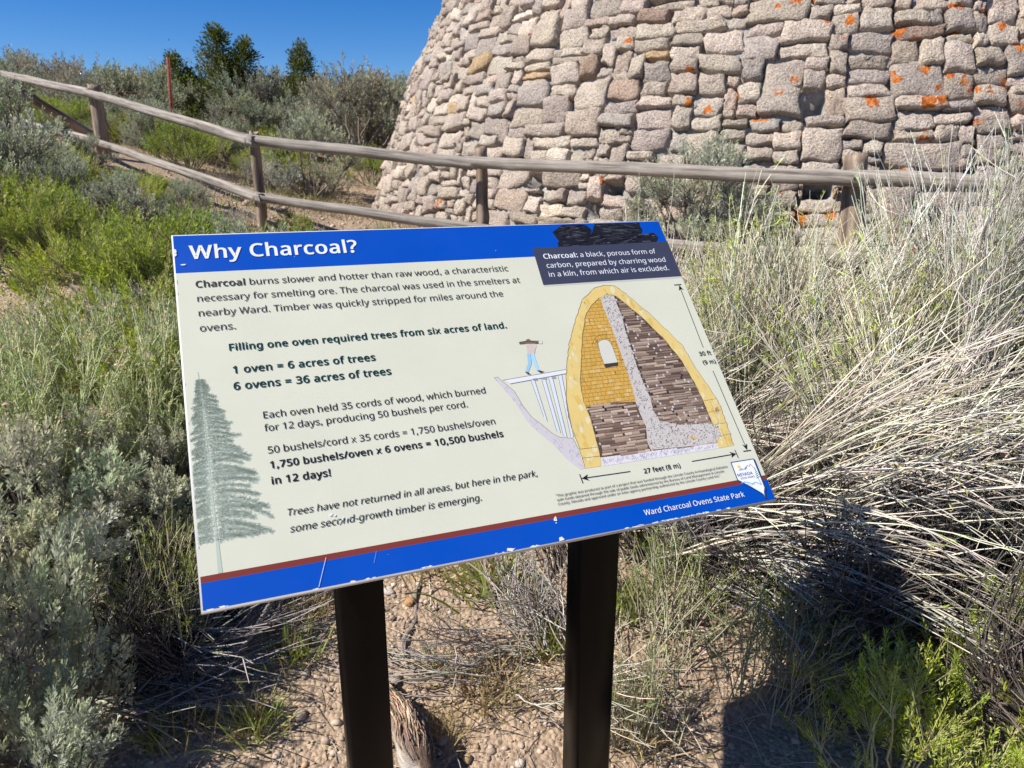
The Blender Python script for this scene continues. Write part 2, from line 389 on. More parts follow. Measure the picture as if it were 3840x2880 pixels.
Vt = np.stack([KC[0] + r4 * np.cos(th4), KC[1] + r4 * np.sin(th4), V4 + CAMZ], -1).reshape(-1, 3)
def grid_q(hh, ww, off):
    i = np.arange(hh * ww).reshape(hh, ww) + off
    return np.stack([i[:-1, :-1], i[:-1, 1:], i[1:, 1:], i[1:, :-1]], -1).reshape(-1, 4)
Q = np.vstack([q1, grid_q(30, 70, len(Vm)), grid_q(30, 110, len(Vm) + len(Vb))])
VA = np.vstack([Vm, Vb, Vt])
colm = np.tile(np.array([.42, .36, .31, 0]), (len(VA), 1))
mi = np.concatenate([np.zeros(len(q1), int), np.ones(len(Q) - len(q1), int)])
kiln = empty('charcoal_kiln', (KC[0], KC[1], gzf(0, 5.6)))
tag(kiln, 'huge beehive kiln of rough pale stones spotted with orange lichen', 'kiln')
core = link('mortar_wall', np_mesh('mortar_wall', VA, Q.ravel(), np.full(len(Q), 4), colm, False, mi), mats=[M_MORTAR, M_STONE])
stones = link('stonework', stone_mesh, mats=[M_STONE])
for o in (core, stones):
    o.parent = kiln; o.matrix_parent_inverse = Matrix.Translation(-kiln.location)

# ------------------------------------------------------------------ rail fence
def log_mesh(name, P, r0, r1, sides=14, seg=28, knots=4, seed=0, square=0):
    """a pole along local z through the given bend, uneven radius, end caps"""
    rg = np.random.default_rng(seed); L = (P[-1] - P[0]).length
    t = np.linspace(0, 1, seg); ang = np.arange(sides) * 2 * np.pi / sides
    bx = rg.normal(0, .006) * L
    cx = bx * np.sin(t * np.pi) * .5 + .0015 * np.sin(t * 17 + rg.random() * 6); cy = .002 * np.sin(t * 13 + rg.random() * 6)
    rad = r0 + (r1 - r0) * t
    rad = rad[:, None] * (1 + .05 * np.sin(2 * ang + rg.random() * 6)[None] + .03 * np.sin(3 * ang + 9 * t[:, None]) + rg.normal(0, .014, (seg, sides)))
    if square: rad = rad * (1 + square * np.cos(4 * ang + .6))[None]
    for _ in range(knots):
        k, a0 = rg.random(), rg.random() * 6.28
        rad = rad * (1 + .14 * np.exp(-((t[:, None] - k) * L / .03) ** 2) * np.exp(np.cos(ang - a0) * 2 - 2)[None])
    X = cx[:, None] + rad * np.cos(ang); Y = cy[:, None] + rad * np.sin(ang); Z = np.broadcast_to((t * L)[:, None], X.shape).copy()
    Z[-1] += rg.normal(0, .012, sides); Z[0] += rg.normal(0, .006, sides)
    V = np.stack([X, Y, Z], -1).reshape(-1, 3); i = np.arange(seg * sides).reshape(seg, sides); a = i[:-1]; b = i[1:]
    qd = np.stack([a, np.roll(a, -1, 1), np.roll(b, -1, 1), b], -1).reshape(-1, 4)
    loops = np.concatenate([qd.ravel(), i[0][::-1], i[-1]]); sizes = np.concatenate([np.full(len(qd), 4), [sides, sides]])
    me = np_mesh(name, V, loops, sizes, smooth=True)
    me.polygons[len(qd)].use_smooth = False; me.polygons[len(qd) + 1].use_smooth = False
    return me
def pole(name, A, B, r0, r1, mat, parent, seed, **kw):
    A, B = Vector(A), Vector(B)
    o = link(name, log_mesh(name, [A, B], r0, r1, seed=seed, **kw), mats=[mat])
    mw = Matrix.Translation(A) @ (B - A).to_track_quat('Z', 'Y').to_matrix().to_4x4()
    if parent: o.parent = parent; o.matrix_local = Matrix.Translation(-parent.location) @ mw
    else: o.matrix_world = mw
    return o
fence = empty('rail_fence', (-.19, 4.7, gzf(-.19, 4.7)))
tag(fence, 'weathered grey two-rail log fence running down the slope past the kiln', 'fence')
fp = [(-14, 225, 9.6, 150, .055), (203, 190, 7.9, 184, .058), (548, 300, 5.35, 286, .034), (1040, 350, 4.72, 318, .038), (1850, 383, 4.05, 333, .056)]
for k, (px, _, d, ty, r_) in enumerate(fp):
    t = pixd(px, ty, d + .06); b = Vector((t.x + (.05 if k == 4 else .0), t.y, gzf(t.x, t.y) - .15))
    if k == 4: b = pixd(1828, 640, 4.05); b.z = gzf(b.x, b.y) - .1
    pole('post', b, t, r_ * 1.1, r_ * .92, M_POST, fence, 50 + k, square=.06, seg=20)
top = [(-40, 150, 10.1), (188, 200, 7.86), (540, 302, 5.3), (1012, 350, 4.66), (1850, 381, 3.99), (2330, 398, 3.75)]
for k in range(5):
    A = pixd(*top[k]); B = pixd(*top[k + 1]); dr = (B - A).normalized()
    pole('rail', A - dr * .03, B + dr * .05 - Vector((0, 0, .004 * k)), .033, .036, M_RAIL, fence, 70 + k, knots=9, seg=40)
low = [(-40, 243, 10.1), (198, 303, 7.86), (560, 426, 5.3), (1050, 497, 4.66), (1850, 560, 3.99)]
for k in range(4):
    A = pixd(*low[k]); B = pixd(*low[k + 1]); dr = (B - A).normalized()
    pole('rail', A - dr * .03, B + dr * .05, .031, .035, M_RAIL, fence, 90 + k, knots=9, seg=40)
bolt = link('bolt', log_mesh('bolt', [Vector((0, 0, 0)), Vector((0, 0, .03))], .012, .010, sides=6, seg=3, knots=0), mats=[mat_plain('dull_bolt_metal', (.25, .24, .22), .5, .8)])
bolt.parent = fence; bp = pixd(1848, 386, 3.92); bolt.matrix_local = Matrix.Translation(bp - fence.location) @ (Vector((-.38, -.92, 0))).to_track_quat('Z', 'Y').to_matrix().to_4x4()
lp = pole('leaning_pole', pixd(192, 268, 8.6) - Vector((0, 0, .1)), pixd(8, 176, 8.3), .05, .045, M_POST, None, 31)
tag(lp, 'dark grey weathered pole leaning down from the top rail behind the upper fence', 'pole')
# rusty steel stake
m, nt, p = new_mat('rusty_steel'); n1 = noise_tex(nt, 40, 5, .6); r1 = ramp(nt, n1.outputs['Fac'], [(.3, (.10, .03, .018)), (.7, (.30, .095, .045))])
nt.links.new(r1.outputs[0], p.inputs['Base Color']); p.inputs['Roughness'].default_value = .85; M_RUST = m
tb, tt_ = pixd(376, 300, 10.2), pixd(363, 124, 10.2)
acc = Acc()
for (w_, d_, ox, oy) in ((.045, .008, 0, 0), (.008, .035, 0, .021)):
    x0, x1, y0, y1 = ox - w_ / 2, ox + w_ / 2, oy - d_ / 2, oy + d_ / 2; L = (tt_ - tb).length + .3
    acc.add([(x0, y0, 0), (x1, y0, 0), (x1, y1, 0), (x0, y1, 0), (x0, y0, L), (x1, y0, L), (x1, y1, L), (x0, y1, L)],
            [0, 3, 2, 1, 4, 5, 6, 7, 0, 1, 5, 4, 1, 2, 6, 5, 2, 3, 7, 6, 3, 0, 4, 7], [4] * 6, (.3, .1, .05))
for i in range(9):
    z_ = .35 + i * .13
    acc.add([(-.014, -.012, z_), (.014, -.012, z_), (.014, -.0045, z_), (-.014, -.0045, z_), (-.014, -.012, z_ + .02), (.014, -.012, z_ + .02), (.014, -.0045, z_ + .02), (-.014, -.0045, z_ + .02)],
            [0, 3, 2, 1, 4, 5, 6, 7, 0, 1, 5, 4, 1, 2, 6, 5, 2, 3, 7, 6, 3, 0, 4, 7], [4] * 6, (.3, .1, .05))
stake = link('metal_stake', acc.mesh('metal_stake'), mats=[M_RUST])
stake.matrix_world = Matrix.Translation(tb - Vector((0, 0, .3))) @ (tt_ - tb).to_track_quat('Z', 'Y').to_matrix().to_4x4()
tag(stake, 'thin rusty red steel stake standing upright among the sagebrush', 'stake')
# a wire strung behind the fence to the stake
acc = Acc(); A, B = pixd(-60, 150, 10.6), pixd(368, 196, 10.2); ts = np.linspace(0, 1, 16)
PW = np.array([list(A.lerp(B, t) - Vector((0, 0, .10 * math.sin(t * math.pi)))) for t in ts])[None]
tubes(acc, PW, .004, (.05, .04, .035), 5)
wire = link('fence_wire', acc.mesh('fence_wire'), mats=[M_RUST]); tag(wire, 'thin dark wire strung to the rusty stake through the brush', 'wire')

POST_X0, POST_X1, POST_Y = .231, .680, .0175
# lettering outlines in thousandths of an em: character code, advance, contours, then each contour's point count and points
GLYPHS = [
 [32,209,0],
 [33,216,2,4,131,161,85,161,65,573,151,573,24,58,43,59,61,64,75,72,85,83,92,94,96,107,97,120,96,132,92,142,85,151,75,156,61,157,43,156,26,151,12,142,2,132,-6,120,-10,107,-11,94,-10,83,-6,72,2,64,12,59,26],
 [34,327,2,4,128,573,112,366,68,366,52,573,4,275,573,259,366,215,366,199,573],
 [40,241,1,35,32,220,33,263,38,306,45,348,54,389,67,429,83,468,103,504,125,540,150,573,217,573,182,521,154,465,132,407,116,346,107,284,103,221,105,179,109,139,116,98,126,58,139,19,154,-20,172,-57,192,-92,216,-127,150,-127,125,-94,103,-60,83,-24,67,14,54,53,45,94,38,135,33,177],
 [41,241,1,38,209,220,207,177,203,135,196,94,186,53,173,14,158,-24,139,-60,116,-94,91,-127,25,-127,48,-92,69,-57,87,-20,102,19,114,58,124,98,131,139,136,179,137,221,136,263,131,304,124,346,114,386,102,426,87,465,69,503,48,539,24,573,91,573,116,540,139,504,158,468,173,429,186,389,196,348,203,306,207,263],
 [44,215,1,9,154,84,136,23,111,-42,85,-103,33,-103,49,-38,63,31,73,93,148,93],
 [45,258,1,4,32,184,32,246,226,246,226,184],
 [46,215,1,24,58,43,59,61,64,75,72,85,82,92,94,96,107,97,120,96,132,92,142,85,151,75,156,61,157,43,156,26,151,12,142,2,132,-6,120,-10,107,-11,94,-10,82,-6,72,2,64,12,59,26],
 [47,298,1,4,290,573,77,0,8,0,221,573],
 [48,459,2,39,419,287,418,242,415,201,409,163,401,128,390,97,376,70,359,47,339,27,316,12,290,1,261,-6,229,-8,188,-4,153,8,122,27,97,54,76,88,60,129,48,176,42,229,39,287,41,346,48,399,58,446,73,486,93,520,119,547,149,566,186,578,229,581,269,578,304,566,335,547,361,520,382,486,399,446,410,399,417,346,36,110,287,111,238,115,194,121,156,131,125,143,98,159,78,178,64,202,55,229,52,256,55,279,64,298,78,314,98,326,124,336,156,343,194,347,238,348,287,347,336,343,380,336,417,326,449,314,475,298,495,279,510,256,518,229,521,202,518,178,510,159,495,143,475,131,449,121,417,115,380,111,336],
 [49,459,1,12,285,0,216,0,216,400,216,439,217,470,219,499,196,477,169,455,108,405,71,452,226,573,285,573],
 [50,459,1,50,417,0,38,0,38,59,188,210,261,287,280,309,295,331,306,353,315,376,320,399,322,424,318,453,309,477,294,496,273,510,249,518,221,520,194,519,169,514,147,506,126,495,104,482,83,466,45,513,94,548,113,557,132,565,153,572,174,577,197,580,221,581,255,579,285,572,313,562,336,548,356,531,372,510,384,485,391,458,394,428,392,399,386,371,375,344,361,318,344,292,324,267,247,185,128,67,128,64,417,64],
 [51,459,1,89,395,439,394,414,389,392,381,372,370,355,356,339,340,326,321,316,300,307,277,302,277,298,319,290,353,276,379,255,398,229,409,198,413,163,410,131,403,101,390,74,371,50,348,30,318,14,283,2,241,-6,193,-8,164,-7,136,-5,110,-1,85,5,60,13,36,23,36,89,61,78,87,69,114,61,141,56,168,52,194,51,241,55,278,65,305,81,324,104,335,132,339,164,337,187,331,206,320,223,306,236,288,247,265,255,240,261,211,264,179,265,123,265,123,326,180,326,209,327,236,332,259,339,278,350,294,362,307,377,316,394,321,413,323,434,320,460,311,481,295,498,274,511,249,519,219,521,199,521,181,519,164,515,117,498,75,473,39,521,61,537,87,550,115,563,147,573,181,579,218,581,273,576,317,563,352,540,376,511,390,477],
 [53,459,1,56,221,351,258,349,292,342,322,331,349,316,371,297,389,274,402,247,410,217,413,183,410,145,402,111,387,81,368,54,343,32,314,15,280,2,242,-5,199,-8,170,-7,142,-4,116,0,91,6,70,14,51,23,51,90,71,79,95,70,121,62,148,57,174,53,200,52,227,54,252,58,274,65,293,76,310,89,323,106,333,126,339,149,341,176,337,210,325,239,306,262,279,279,243,289,197,292,146,288,99,280,64,302,86,573,373,573,373,508,146,508,132,342,169,348],
 [54,459,2,72,44,245,45,278,47,310,51,342,57,374,64,404,75,433,87,461,103,486,121,510,143,530,168,548,196,562,228,572,265,578,306,581,344,579,377,573,377,513,344,520,308,523,273,521,242,515,216,504,193,491,173,474,158,454,145,431,134,407,127,380,121,352,117,322,115,291,119,291,128,303,138,315,150,326,163,335,178,343,194,350,213,355,233,357,255,358,287,356,316,349,342,338,365,322,384,303,400,279,412,251,419,220,421,184,419,147,411,112,399,82,382,55,361,33,336,15,307,2,275,-5,239,-8,212,-6,187,-1,163,7,140,19,119,35,101,54,84,76,70,103,59,133,51,166,46,204,33,238,51,270,55,297,66,320,84,337,109,348,143,351,184,348,218,339,247,324,271,302,289,274,300,241,303,217,301,195,296,175,287,157,276,143,263,131,248,122,232,117,215,115,198,116,181,119,163,123,146,129,129,137,114,146,99,158,85,170,74,185,64,201,57,219,53],
 [55,459,1,7,109,0,344,508,35,508,35,573,419,573,419,518,187,0],
 [56,459,3,72,229,581,261,579,291,574,318,565,341,553,362,538,378,519,390,497,398,472,400,443,399,421,394,401,385,383,374,367,361,352,346,338,329,325,310,314,291,303,314,291,335,279,355,265,373,250,389,234,401,216,411,196,417,173,419,148,416,118,408,90,395,65,378,44,356,26,330,11,300,1,267,-6,231,-8,192,-6,157,0,126,10,100,24,78,42,61,63,49,87,42,115,39,146,41,171,47,194,56,214,68,232,82,249,99,264,118,277,138,289,158,299,140,310,123,322,107,336,93,350,81,366,71,383,64,401,59,422,58,444,60,472,68,497,80,518,97,537,117,552,141,565,168,573,197,579,31,108,145,112,119,121,96,138,76,161,60,192,51,229,48,265,51,295,60,319,76,336,96,346,120,350,148,348,166,343,182,335,197,324,211,310,223,293,235,274,246,253,256,229,265,217,270,194,260,174,249,157,237,142,225,130,212,121,197,114,182,110,164,26,228,524,200,521,176,514,155,502,139,486,130,466,127,441,128,422,133,406,141,391,151,379,164,367,179,357,232,330,282,357,296,367,307,379,317,392,325,406,329,423,330,441,327,466,318,486,302,502,282,514,257,521],
 [57,459,2,72,417,328,416,295,414,263,410,231,405,199,397,168,387,139,374,112,358,86,340,63,318,42,293,25,265,11,232,0,195,-6,154,-8,117,-6,82,0,82,60,115,53,152,50,188,52,218,58,245,68,268,82,287,99,303,118,316,141,327,165,334,192,340,221,344,250,346,281,341,281,332,269,322,258,310,247,297,238,282,230,266,223,247,218,227,215,204,214,173,216,144,223,118,235,95,250,76,270,61,294,49,321,42,352,40,387,43,426,50,460,63,491,80,517,101,540,127,557,156,570,188,578,223,581,250,579,275,574,299,565,322,553,342,537,361,518,377,495,391,469,402,439,410,406,415,369,33,223,521,192,518,165,507,142,488,124,463,113,429,110,388,113,354,122,325,137,301,158,284,186,273,220,269,244,271,266,276,286,285,304,296,318,310,330,325,339,341,344,358,346,374,345,392,342,409,338,426,332,443,324,459,315,474,304,487,291,499,277,508,260,516,242,520],
 [58,215,2,24,58,43,59,61,64,75,72,85,82,92,94,96,107,97,120,96,132,92,142,85,151,75,156,61,157,43,156,26,151,12,142,2,132,-6,120,-10,107,-11,94,-10,82,-6,72,2,64,12,59,26,24,58,387,59,405,64,419,72,429,82,436,94,440,107,441,120,440,132,436,142,429,151,419,156,405,157,387,156,369,151,355,142,345,132,338,120,333,107,332,94,333,82,338,72,345,64,355,59,369],
 [61,459,2,4,45,334,45,391,412,391,412,334,4,45,174,45,231,412,231,412,174],
 [63,348,2,54,112,183,113,202,115,220,118,235,123,250,130,264,139,277,150,291,164,305,180,319,228,363,239,375,247,386,253,398,257,410,259,423,260,439,257,462,249,482,235,498,216,510,192,517,163,519,138,518,114,514,93,509,34,485,10,541,32,552,55,561,81,569,108,576,137,579,168,581,215,576,254,564,285,543,309,515,323,481,327,440,326,417,322,397,316,379,307,363,296,347,283,332,233,287,192,248,184,237,177,226,173,215,168,175,168,161,112,161,24,94,43,95,61,100,75,108,85,118,92,130,96,144,97,156,96,168,92,178,85,186,75,191,61,192,43,191,26,186,12,178,2,168,-6,156,-10,144,-11,130,-10,118,-6,108,2,100,12,95,26],
 [65,512,2,8,437,0,368,177,141,177,73,0,0,0,224,575,289,575,512,0,9,282,415,274,438,263,473,255,500,247,468,238,438,230,415,165,241,346,241],
 [66,521,3,37,241,573,307,569,361,558,404,541,434,515,453,478,459,431,457,409,453,389,446,371,437,354,424,340,409,328,392,317,372,309,350,304,350,300,373,295,395,288,415,279,433,267,448,253,461,236,470,215,476,191,478,163,475,130,467,100,454,74,436,52,413,33,385,19,354,8,318,2,279,0,78,0,78,573,15,256,329,300,331,334,339,357,352,372,371,381,394,384,423,380,451,369,474,351,490,324,502,289,509,245,511,150,511,150,329,18,150,269,150,61,265,61,311,64,346,74,371,91,388,112,398,138,401,168,399,188,395,205,388,221,377,235,362,247,344,256,321,263,293,267,260,269],
 [67,507,1,64,323,517,294,516,266,510,241,502,217,490,196,474,178,456,162,434,149,410,139,383,131,353,127,321,125,286,128,241,135,200,147,164,164,132,186,105,213,83,244,68,281,58,322,55,347,56,371,58,394,62,460,78,460,15,438,8,416,2,393,-2,369,-6,342,-7,312,-8,257,-4,208,8,166,28,130,56,101,90,78,131,62,178,52,230,49,287,51,329,57,369,67,406,81,440,99,471,120,499,145,523,174,543,206,559,242,571,281,578,324,581,353,580,381,577,409,572,435,565,460,557,482,547,453,486,394,508,372,513,348,516],
 [68,585,2,21,536,292,533,231,521,177,501,131,474,91,439,58,399,33,351,15,297,4,237,0,78,0,78,573,254,573,309,569,359,558,404,540,443,516,476,484,502,446,521,401,533,350,18,460,289,457,337,449,379,435,415,416,444,391,469,361,487,327,500,287,508,244,511,150,511,150,62,228,62,299,68,357,87,402,119,434,164,454,220],
 [69,446,1,12,398,0,78,0,78,573,398,573,398,509,150,509,150,330,383,330,383,268,150,268,150,63,398,63],
 [70,416,1,10,150,0,78,0,78,573,398,573,398,509,150,509,150,306,383,306,383,243,150,243],
 [73,272,1,12,239,0,32,0,32,42,99,57,99,515,32,531,32,573,239,573,239,531,172,515,172,57,239,42],
 [75,496,1,14,496,0,411,0,209,273,150,222,150,0,78,0,78,573,150,573,150,290,199,345,249,399,403,573,488,573,261,323],
 [76,420,1,6,78,0,78,573,150,573,150,64,400,64,400,0],
 [77,727,1,22,330,0,142,502,139,502,142,461,144,407,144,347,144,0,78,0,78,573,184,573,361,103,364,103,544,573,650,573,650,0,578,0,578,352,579,408,581,460,584,501,581,501,390,0],
 [78,609,1,18,532,0,447,0,141,476,138,476,141,432,143,378,144,320,144,0,78,0,78,573,161,573,467,99,470,99,468,137,466,193,464,249,464,573,532,573],
 [79,626,2,42,577,287,576,244,570,204,561,166,547,132,531,101,510,73,486,49,459,29,428,13,393,1,355,-6,314,-8,271,-6,232,1,196,13,165,29,138,49,114,73,94,101,78,132,65,167,56,204,51,245,49,288,52,344,62,396,78,442,100,482,130,517,166,545,208,565,258,577,314,581,369,577,417,565,459,545,495,517,524,483,547,442,564,396,574,344,33,125,287,127,241,134,200,145,163,161,131,182,104,207,83,238,67,273,58,314,55,354,58,390,67,420,83,445,104,465,131,481,163,492,200,499,241,501,287,496,354,481,411,456,457,421,491,373,511,314,518,274,515,238,506,207,490,182,469,161,443,145,411,134,374,127,333],
 [80,485,2,23,229,573,297,568,352,553,393,528,421,495,439,454,444,404,443,381,439,358,433,336,423,316,411,296,395,278,375,262,351,249,324,238,292,230,256,225,216,223,150,223,150,0,78,0,78,573,18,223,511,150,511,150,285,208,285,242,286,272,290,298,296,320,306,338,318,352,334,362,352,368,375,370,401,366,435,354,462,334,484,306,499,269,508],
 [82,499,2,26,236,573,281,571,320,565,353,555,381,540,404,522,422,500,434,474,442,444,444,410,442,381,437,356,427,334,415,315,401,298,385,285,367,274,349,264,330,257,487,0,403,0,264,237,150,237,150,0,78,0,78,573,18,232,510,150,510,150,298,236,298,278,301,312,310,338,325,355,347,366,374,370,407,368,430,363,450,355,467,343,480,328,491,310,500,287,505,261,509],
 [83,440,1,92,403,153,400,121,392,92,378,66,359,44,335,26,307,11,274,1,238,-6,198,-8,137,-5,83,4,41,19,41,88,62,80,86,72,113,65,142,59,171,56,201,55,228,56,252,60,273,66,290,74,305,85,316,98,324,113,329,129,330,147,329,164,325,180,318,194,308,207,295,218,277,230,255,241,228,252,196,265,131,294,114,305,98,317,85,330,74,344,65,359,57,375,52,393,49,413,48,435,51,464,58,490,71,513,89,533,110,550,136,563,165,573,197,579,231,581,262,580,290,577,318,572,343,565,367,558,389,549,366,487,302,508,278,513,254,516,229,517,207,516,187,513,169,507,155,499,142,489,133,478,126,464,122,450,121,434,122,416,126,400,133,386,143,373,156,362,172,351,246,318,278,306,307,293,332,279,353,264,371,247,385,228,395,206,401,181],
 [84,446,1,8,259,0,187,0,187,509,8,509,8,573,437,573,437,509,259,509],
 [86,481,1,13,481,573,277,0,204,0,0,573,75,573,204,205,220,160,231,119,241,80,250,119,262,161,277,207,405,573],
 [87,746,1,36,735,573,583,0,510,0,399,375,389,410,380,443,373,471,370,488,367,471,361,443,352,409,342,373,234,0,161,0,10,573,85,573,174,223,183,186,190,151,196,118,201,87,206,119,213,154,222,191,232,227,333,573,407,573,512,225,523,187,532,151,538,117,544,87,550,129,560,175,572,224,660,573],
 [97,450,2,53,231,437,279,433,318,422,347,403,368,375,381,338,385,293,385,0,334,0,320,61,317,61,304,46,292,33,279,22,265,13,250,5,234,-1,216,-5,195,-7,172,-8,148,-7,124,-2,103,6,84,16,68,30,55,48,45,68,39,92,37,119,43,159,59,192,87,219,127,238,179,251,243,257,316,259,316,285,313,317,306,342,293,359,275,371,253,378,227,380,205,379,183,376,163,370,106,347,84,400,104,410,126,419,151,426,177,432,204,436,20,252,208,204,203,167,195,141,182,124,165,113,144,110,119,112,97,120,79,132,66,148,56,167,51,188,49,223,52,253,62,279,79,299,103,311,134,315,172,315,210],
 [98,493,2,36,139,461,138,410,135,373,139,373,153,390,169,405,189,419,213,429,240,435,272,437,322,431,365,412,401,381,428,338,444,283,449,215,447,168,439,127,427,91,410,61,390,36,365,17,337,3,306,-5,272,-8,240,-6,213,0,189,10,169,24,153,38,139,55,133,55,119,0,68,0,68,609,139,609,28,260,379,231,377,207,371,188,361,172,348,159,330,150,308,144,282,140,252,139,217,139,214,142,165,150,125,165,93,187,69,219,55,261,51,297,55,325,69,348,93,363,126,373,166,376,216,373,265,363,306,348,338,325,360,296,374],
 [99,385,1,56,241,-8,204,-5,170,2,139,15,112,34,88,58,69,87,55,123,47,165,44,213,47,262,56,305,71,342,90,372,114,396,142,415,174,428,208,435,245,438,267,437,288,435,309,431,328,426,344,421,358,415,337,356,292,370,244,376,217,374,193,368,172,358,155,343,141,325,131,303,123,277,119,247,117,213,119,181,123,152,131,126,141,104,155,86,172,71,191,61,214,55,240,53,262,54,283,56,302,60,351,78,351,15,336,8,320,3,304,-2,285,-5,264,-7],
 [100,493,2,39,221,-8,171,-2,128,17,92,48,65,91,49,146,44,214,49,282,66,338,93,381,128,413,171,432,221,438,243,437,262,434,280,429,296,423,310,416,323,407,335,397,345,386,354,374,359,374,356,405,354,438,354,609,425,609,425,0,368,0,358,58,354,58,345,46,335,35,323,24,310,15,296,7,279,1,262,-4,242,-7,25,232,51,273,55,305,67,328,88,343,117,352,154,355,200,355,213,352,263,343,304,329,336,306,360,274,375,231,379,196,374,168,359,146,334,130,300,120,260,117,213,120,165,130,125,146,93,168,69,197,55],
 [101,452,2,46,234,438,269,435,301,427,329,414,354,396,374,373,390,346,402,315,409,281,411,244,411,201,117,201,122,157,134,119,154,90,181,69,215,56,254,52,280,53,305,56,327,60,392,82,392,20,370,11,349,4,327,-1,304,-5,279,-7,251,-8,212,-5,176,3,143,17,114,36,90,61,70,91,56,126,47,167,44,212,47,257,55,297,68,333,86,364,108,390,134,411,164,426,198,435,16,233,380,202,377,175,366,154,348,137,323,125,293,119,257,338,257,336,281,333,302,326,322,318,338,306,353,292,364,276,373,256,378],
 [102,276,1,31,266,375,158,375,158,0,87,0,87,375,12,375,12,408,87,432,87,457,89,492,95,522,104,547,116,568,132,585,152,597,174,606,199,612,227,613,274,609,310,599,292,544,262,552,228,556,206,553,189,545,175,532,166,513,160,489,158,458,158,430,266,430],
 [103,493,2,60,221,438,248,436,273,431,297,422,319,409,338,393,355,373,359,373,369,430,425,430,425,-7,423,-46,416,-80,404,-109,388,-135,367,-155,341,-172,310,-183,274,-190,233,-192,202,-192,174,-189,147,-186,122,-180,99,-174,78,-165,78,-100,99,-110,123,-118,149,-125,177,-130,206,-133,237,-134,271,-130,300,-119,324,-101,341,-77,352,-48,355,-13,355,4,356,32,358,57,354,57,338,37,320,21,299,8,275,-1,250,-6,221,-8,170,-2,126,18,91,51,65,95,49,149,44,214,49,278,65,332,91,377,126,411,169,431,37,230,379,207,376,187,370,169,359,153,344,140,326,130,303,123,277,119,247,117,213,120,165,130,124,146,92,169,68,197,54,232,50,253,51,271,53,288,58,303,65,315,74,326,85,336,98,343,113,349,131,353,151,355,173,356,197,356,214,355,251,350,282,343,309,332,331,319,348,302,362,281,371,257,377],
 [104,496,1,44,139,431,138,399,135,370,140,370,149,385,161,397,174,407,188,416,204,424,221,429,238,434,255,436,273,437,306,435,335,430,360,421,382,408,399,391,413,370,423,344,429,314,431,280,431,0,361,0,361,275,358,307,351,333,338,353,319,367,295,376,265,379,235,377,210,370,189,360,173,347,160,329,150,308,144,283,140,254,139,222,139,0,68,0,68,609,139,609],
 [105,207,2,4,139,430,139,0,68,0,68,430,24,104,591,115,590,124,586,133,580,140,572,144,560,145,546,144,532,140,521,133,512,124,506,115,502,104,501,93,502,83,506,75,512,68,521,64,532,63,546,64,560,68,572,75,580,83,586,93,590],
 [106,207,2,23,18,-192,-18,-190,-44,-183,-44,-126,-19,-132,9,-134,25,-132,39,-128,51,-120,61,-108,66,-90,68,-67,68,430,139,430,139,-64,137,-90,133,-113,126,-133,116,-151,103,-166,87,-177,67,-186,44,-191,24,63,546,64,560,68,572,75,580,83,586,93,590,104,591,115,590,124,586,133,580,140,572,144,560,145,546,144,532,140,521,133,512,124,506,115,502,104,501,93,502,83,506,75,512,68,521,64,532],
 [107,428,1,18,138,291,137,257,135,221,138,221,152,240,172,264,189,285,326,430,409,430,235,246,421,0,336,0,187,200,138,158,138,0,68,0,68,609,138,609],
 [108,207,1,4,139,0,68,0,68,609,139,609],
 [109,750,1,70,540,438,584,434,621,421,649,401,669,371,681,330,685,280,685,0,615,0,615,277,613,308,606,333,594,353,577,367,555,376,528,379,490,374,460,362,438,342,423,315,414,280,411,237,411,0,342,0,342,277,341,298,337,317,332,333,325,347,315,359,303,367,289,374,272,377,253,379,227,377,204,370,185,360,170,347,158,329,150,308,144,283,140,255,139,223,139,0,68,0,68,430,125,430,136,371,140,371,149,385,160,398,173,409,186,418,201,425,217,431,233,435,249,437,266,438,298,436,325,430,349,420,369,406,386,388,398,366,402,366,418,388,438,406,461,420,486,430,512,436],
 [110,496,1,36,275,438,322,434,361,421,391,401,413,371,426,330,431,280,431,0,361,0,361,275,358,307,351,333,338,353,319,367,295,376,265,379,222,374,189,361,166,338,151,308,142,269,139,223,139,0,68,0,68,430,125,430,136,371,140,371,150,385,162,398,175,409,190,418,206,425,222,431,239,435,257,437],
 [111,485,2,42,442,216,440,181,436,150,428,121,417,95,404,71,388,51,369,33,348,18,324,7,299,-1,271,-6,241,-8,214,-6,188,-1,163,7,140,18,119,33,100,51,84,71,70,95,59,121,51,150,46,181,44,216,47,261,55,301,68,336,87,367,110,392,137,412,169,426,204,435,244,438,281,435,316,426,347,412,374,392,398,367,417,336,431,301,439,261,33,117,216,119,184,123,154,130,128,141,105,155,86,172,71,192,59,216,53,243,51,270,53,294,59,314,71,331,86,345,105,356,128,363,154,367,184,369,216,367,248,363,277,355,303,345,325,331,344,314,359,294,370,270,376,242,379,202,374,171,359,147,335,130,303,120,263],
 [112,493,2,40,273,438,322,432,365,413,401,383,428,339,444,284,449,216,447,170,439,129,427,93,410,62,390,37,365,17,337,3,306,-5,272,-8,251,-7,231,-4,213,1,197,7,182,15,170,24,139,55,134,55,137,20,139,-16,139,-192,68,-192,68,430,126,430,136,371,139,371,148,383,158,394,170,405,182,414,197,422,213,429,231,434,251,437,34,260,379,233,377,210,371,190,362,174,349,161,333,152,313,145,289,141,261,139,229,139,216,140,182,144,152,150,126,159,103,172,85,188,70,208,59,233,53,261,51,286,53,308,60,326,72,341,88,354,108,364,131,371,157,375,186,376,217,373,262,363,302,348,334,325,359,296,374],
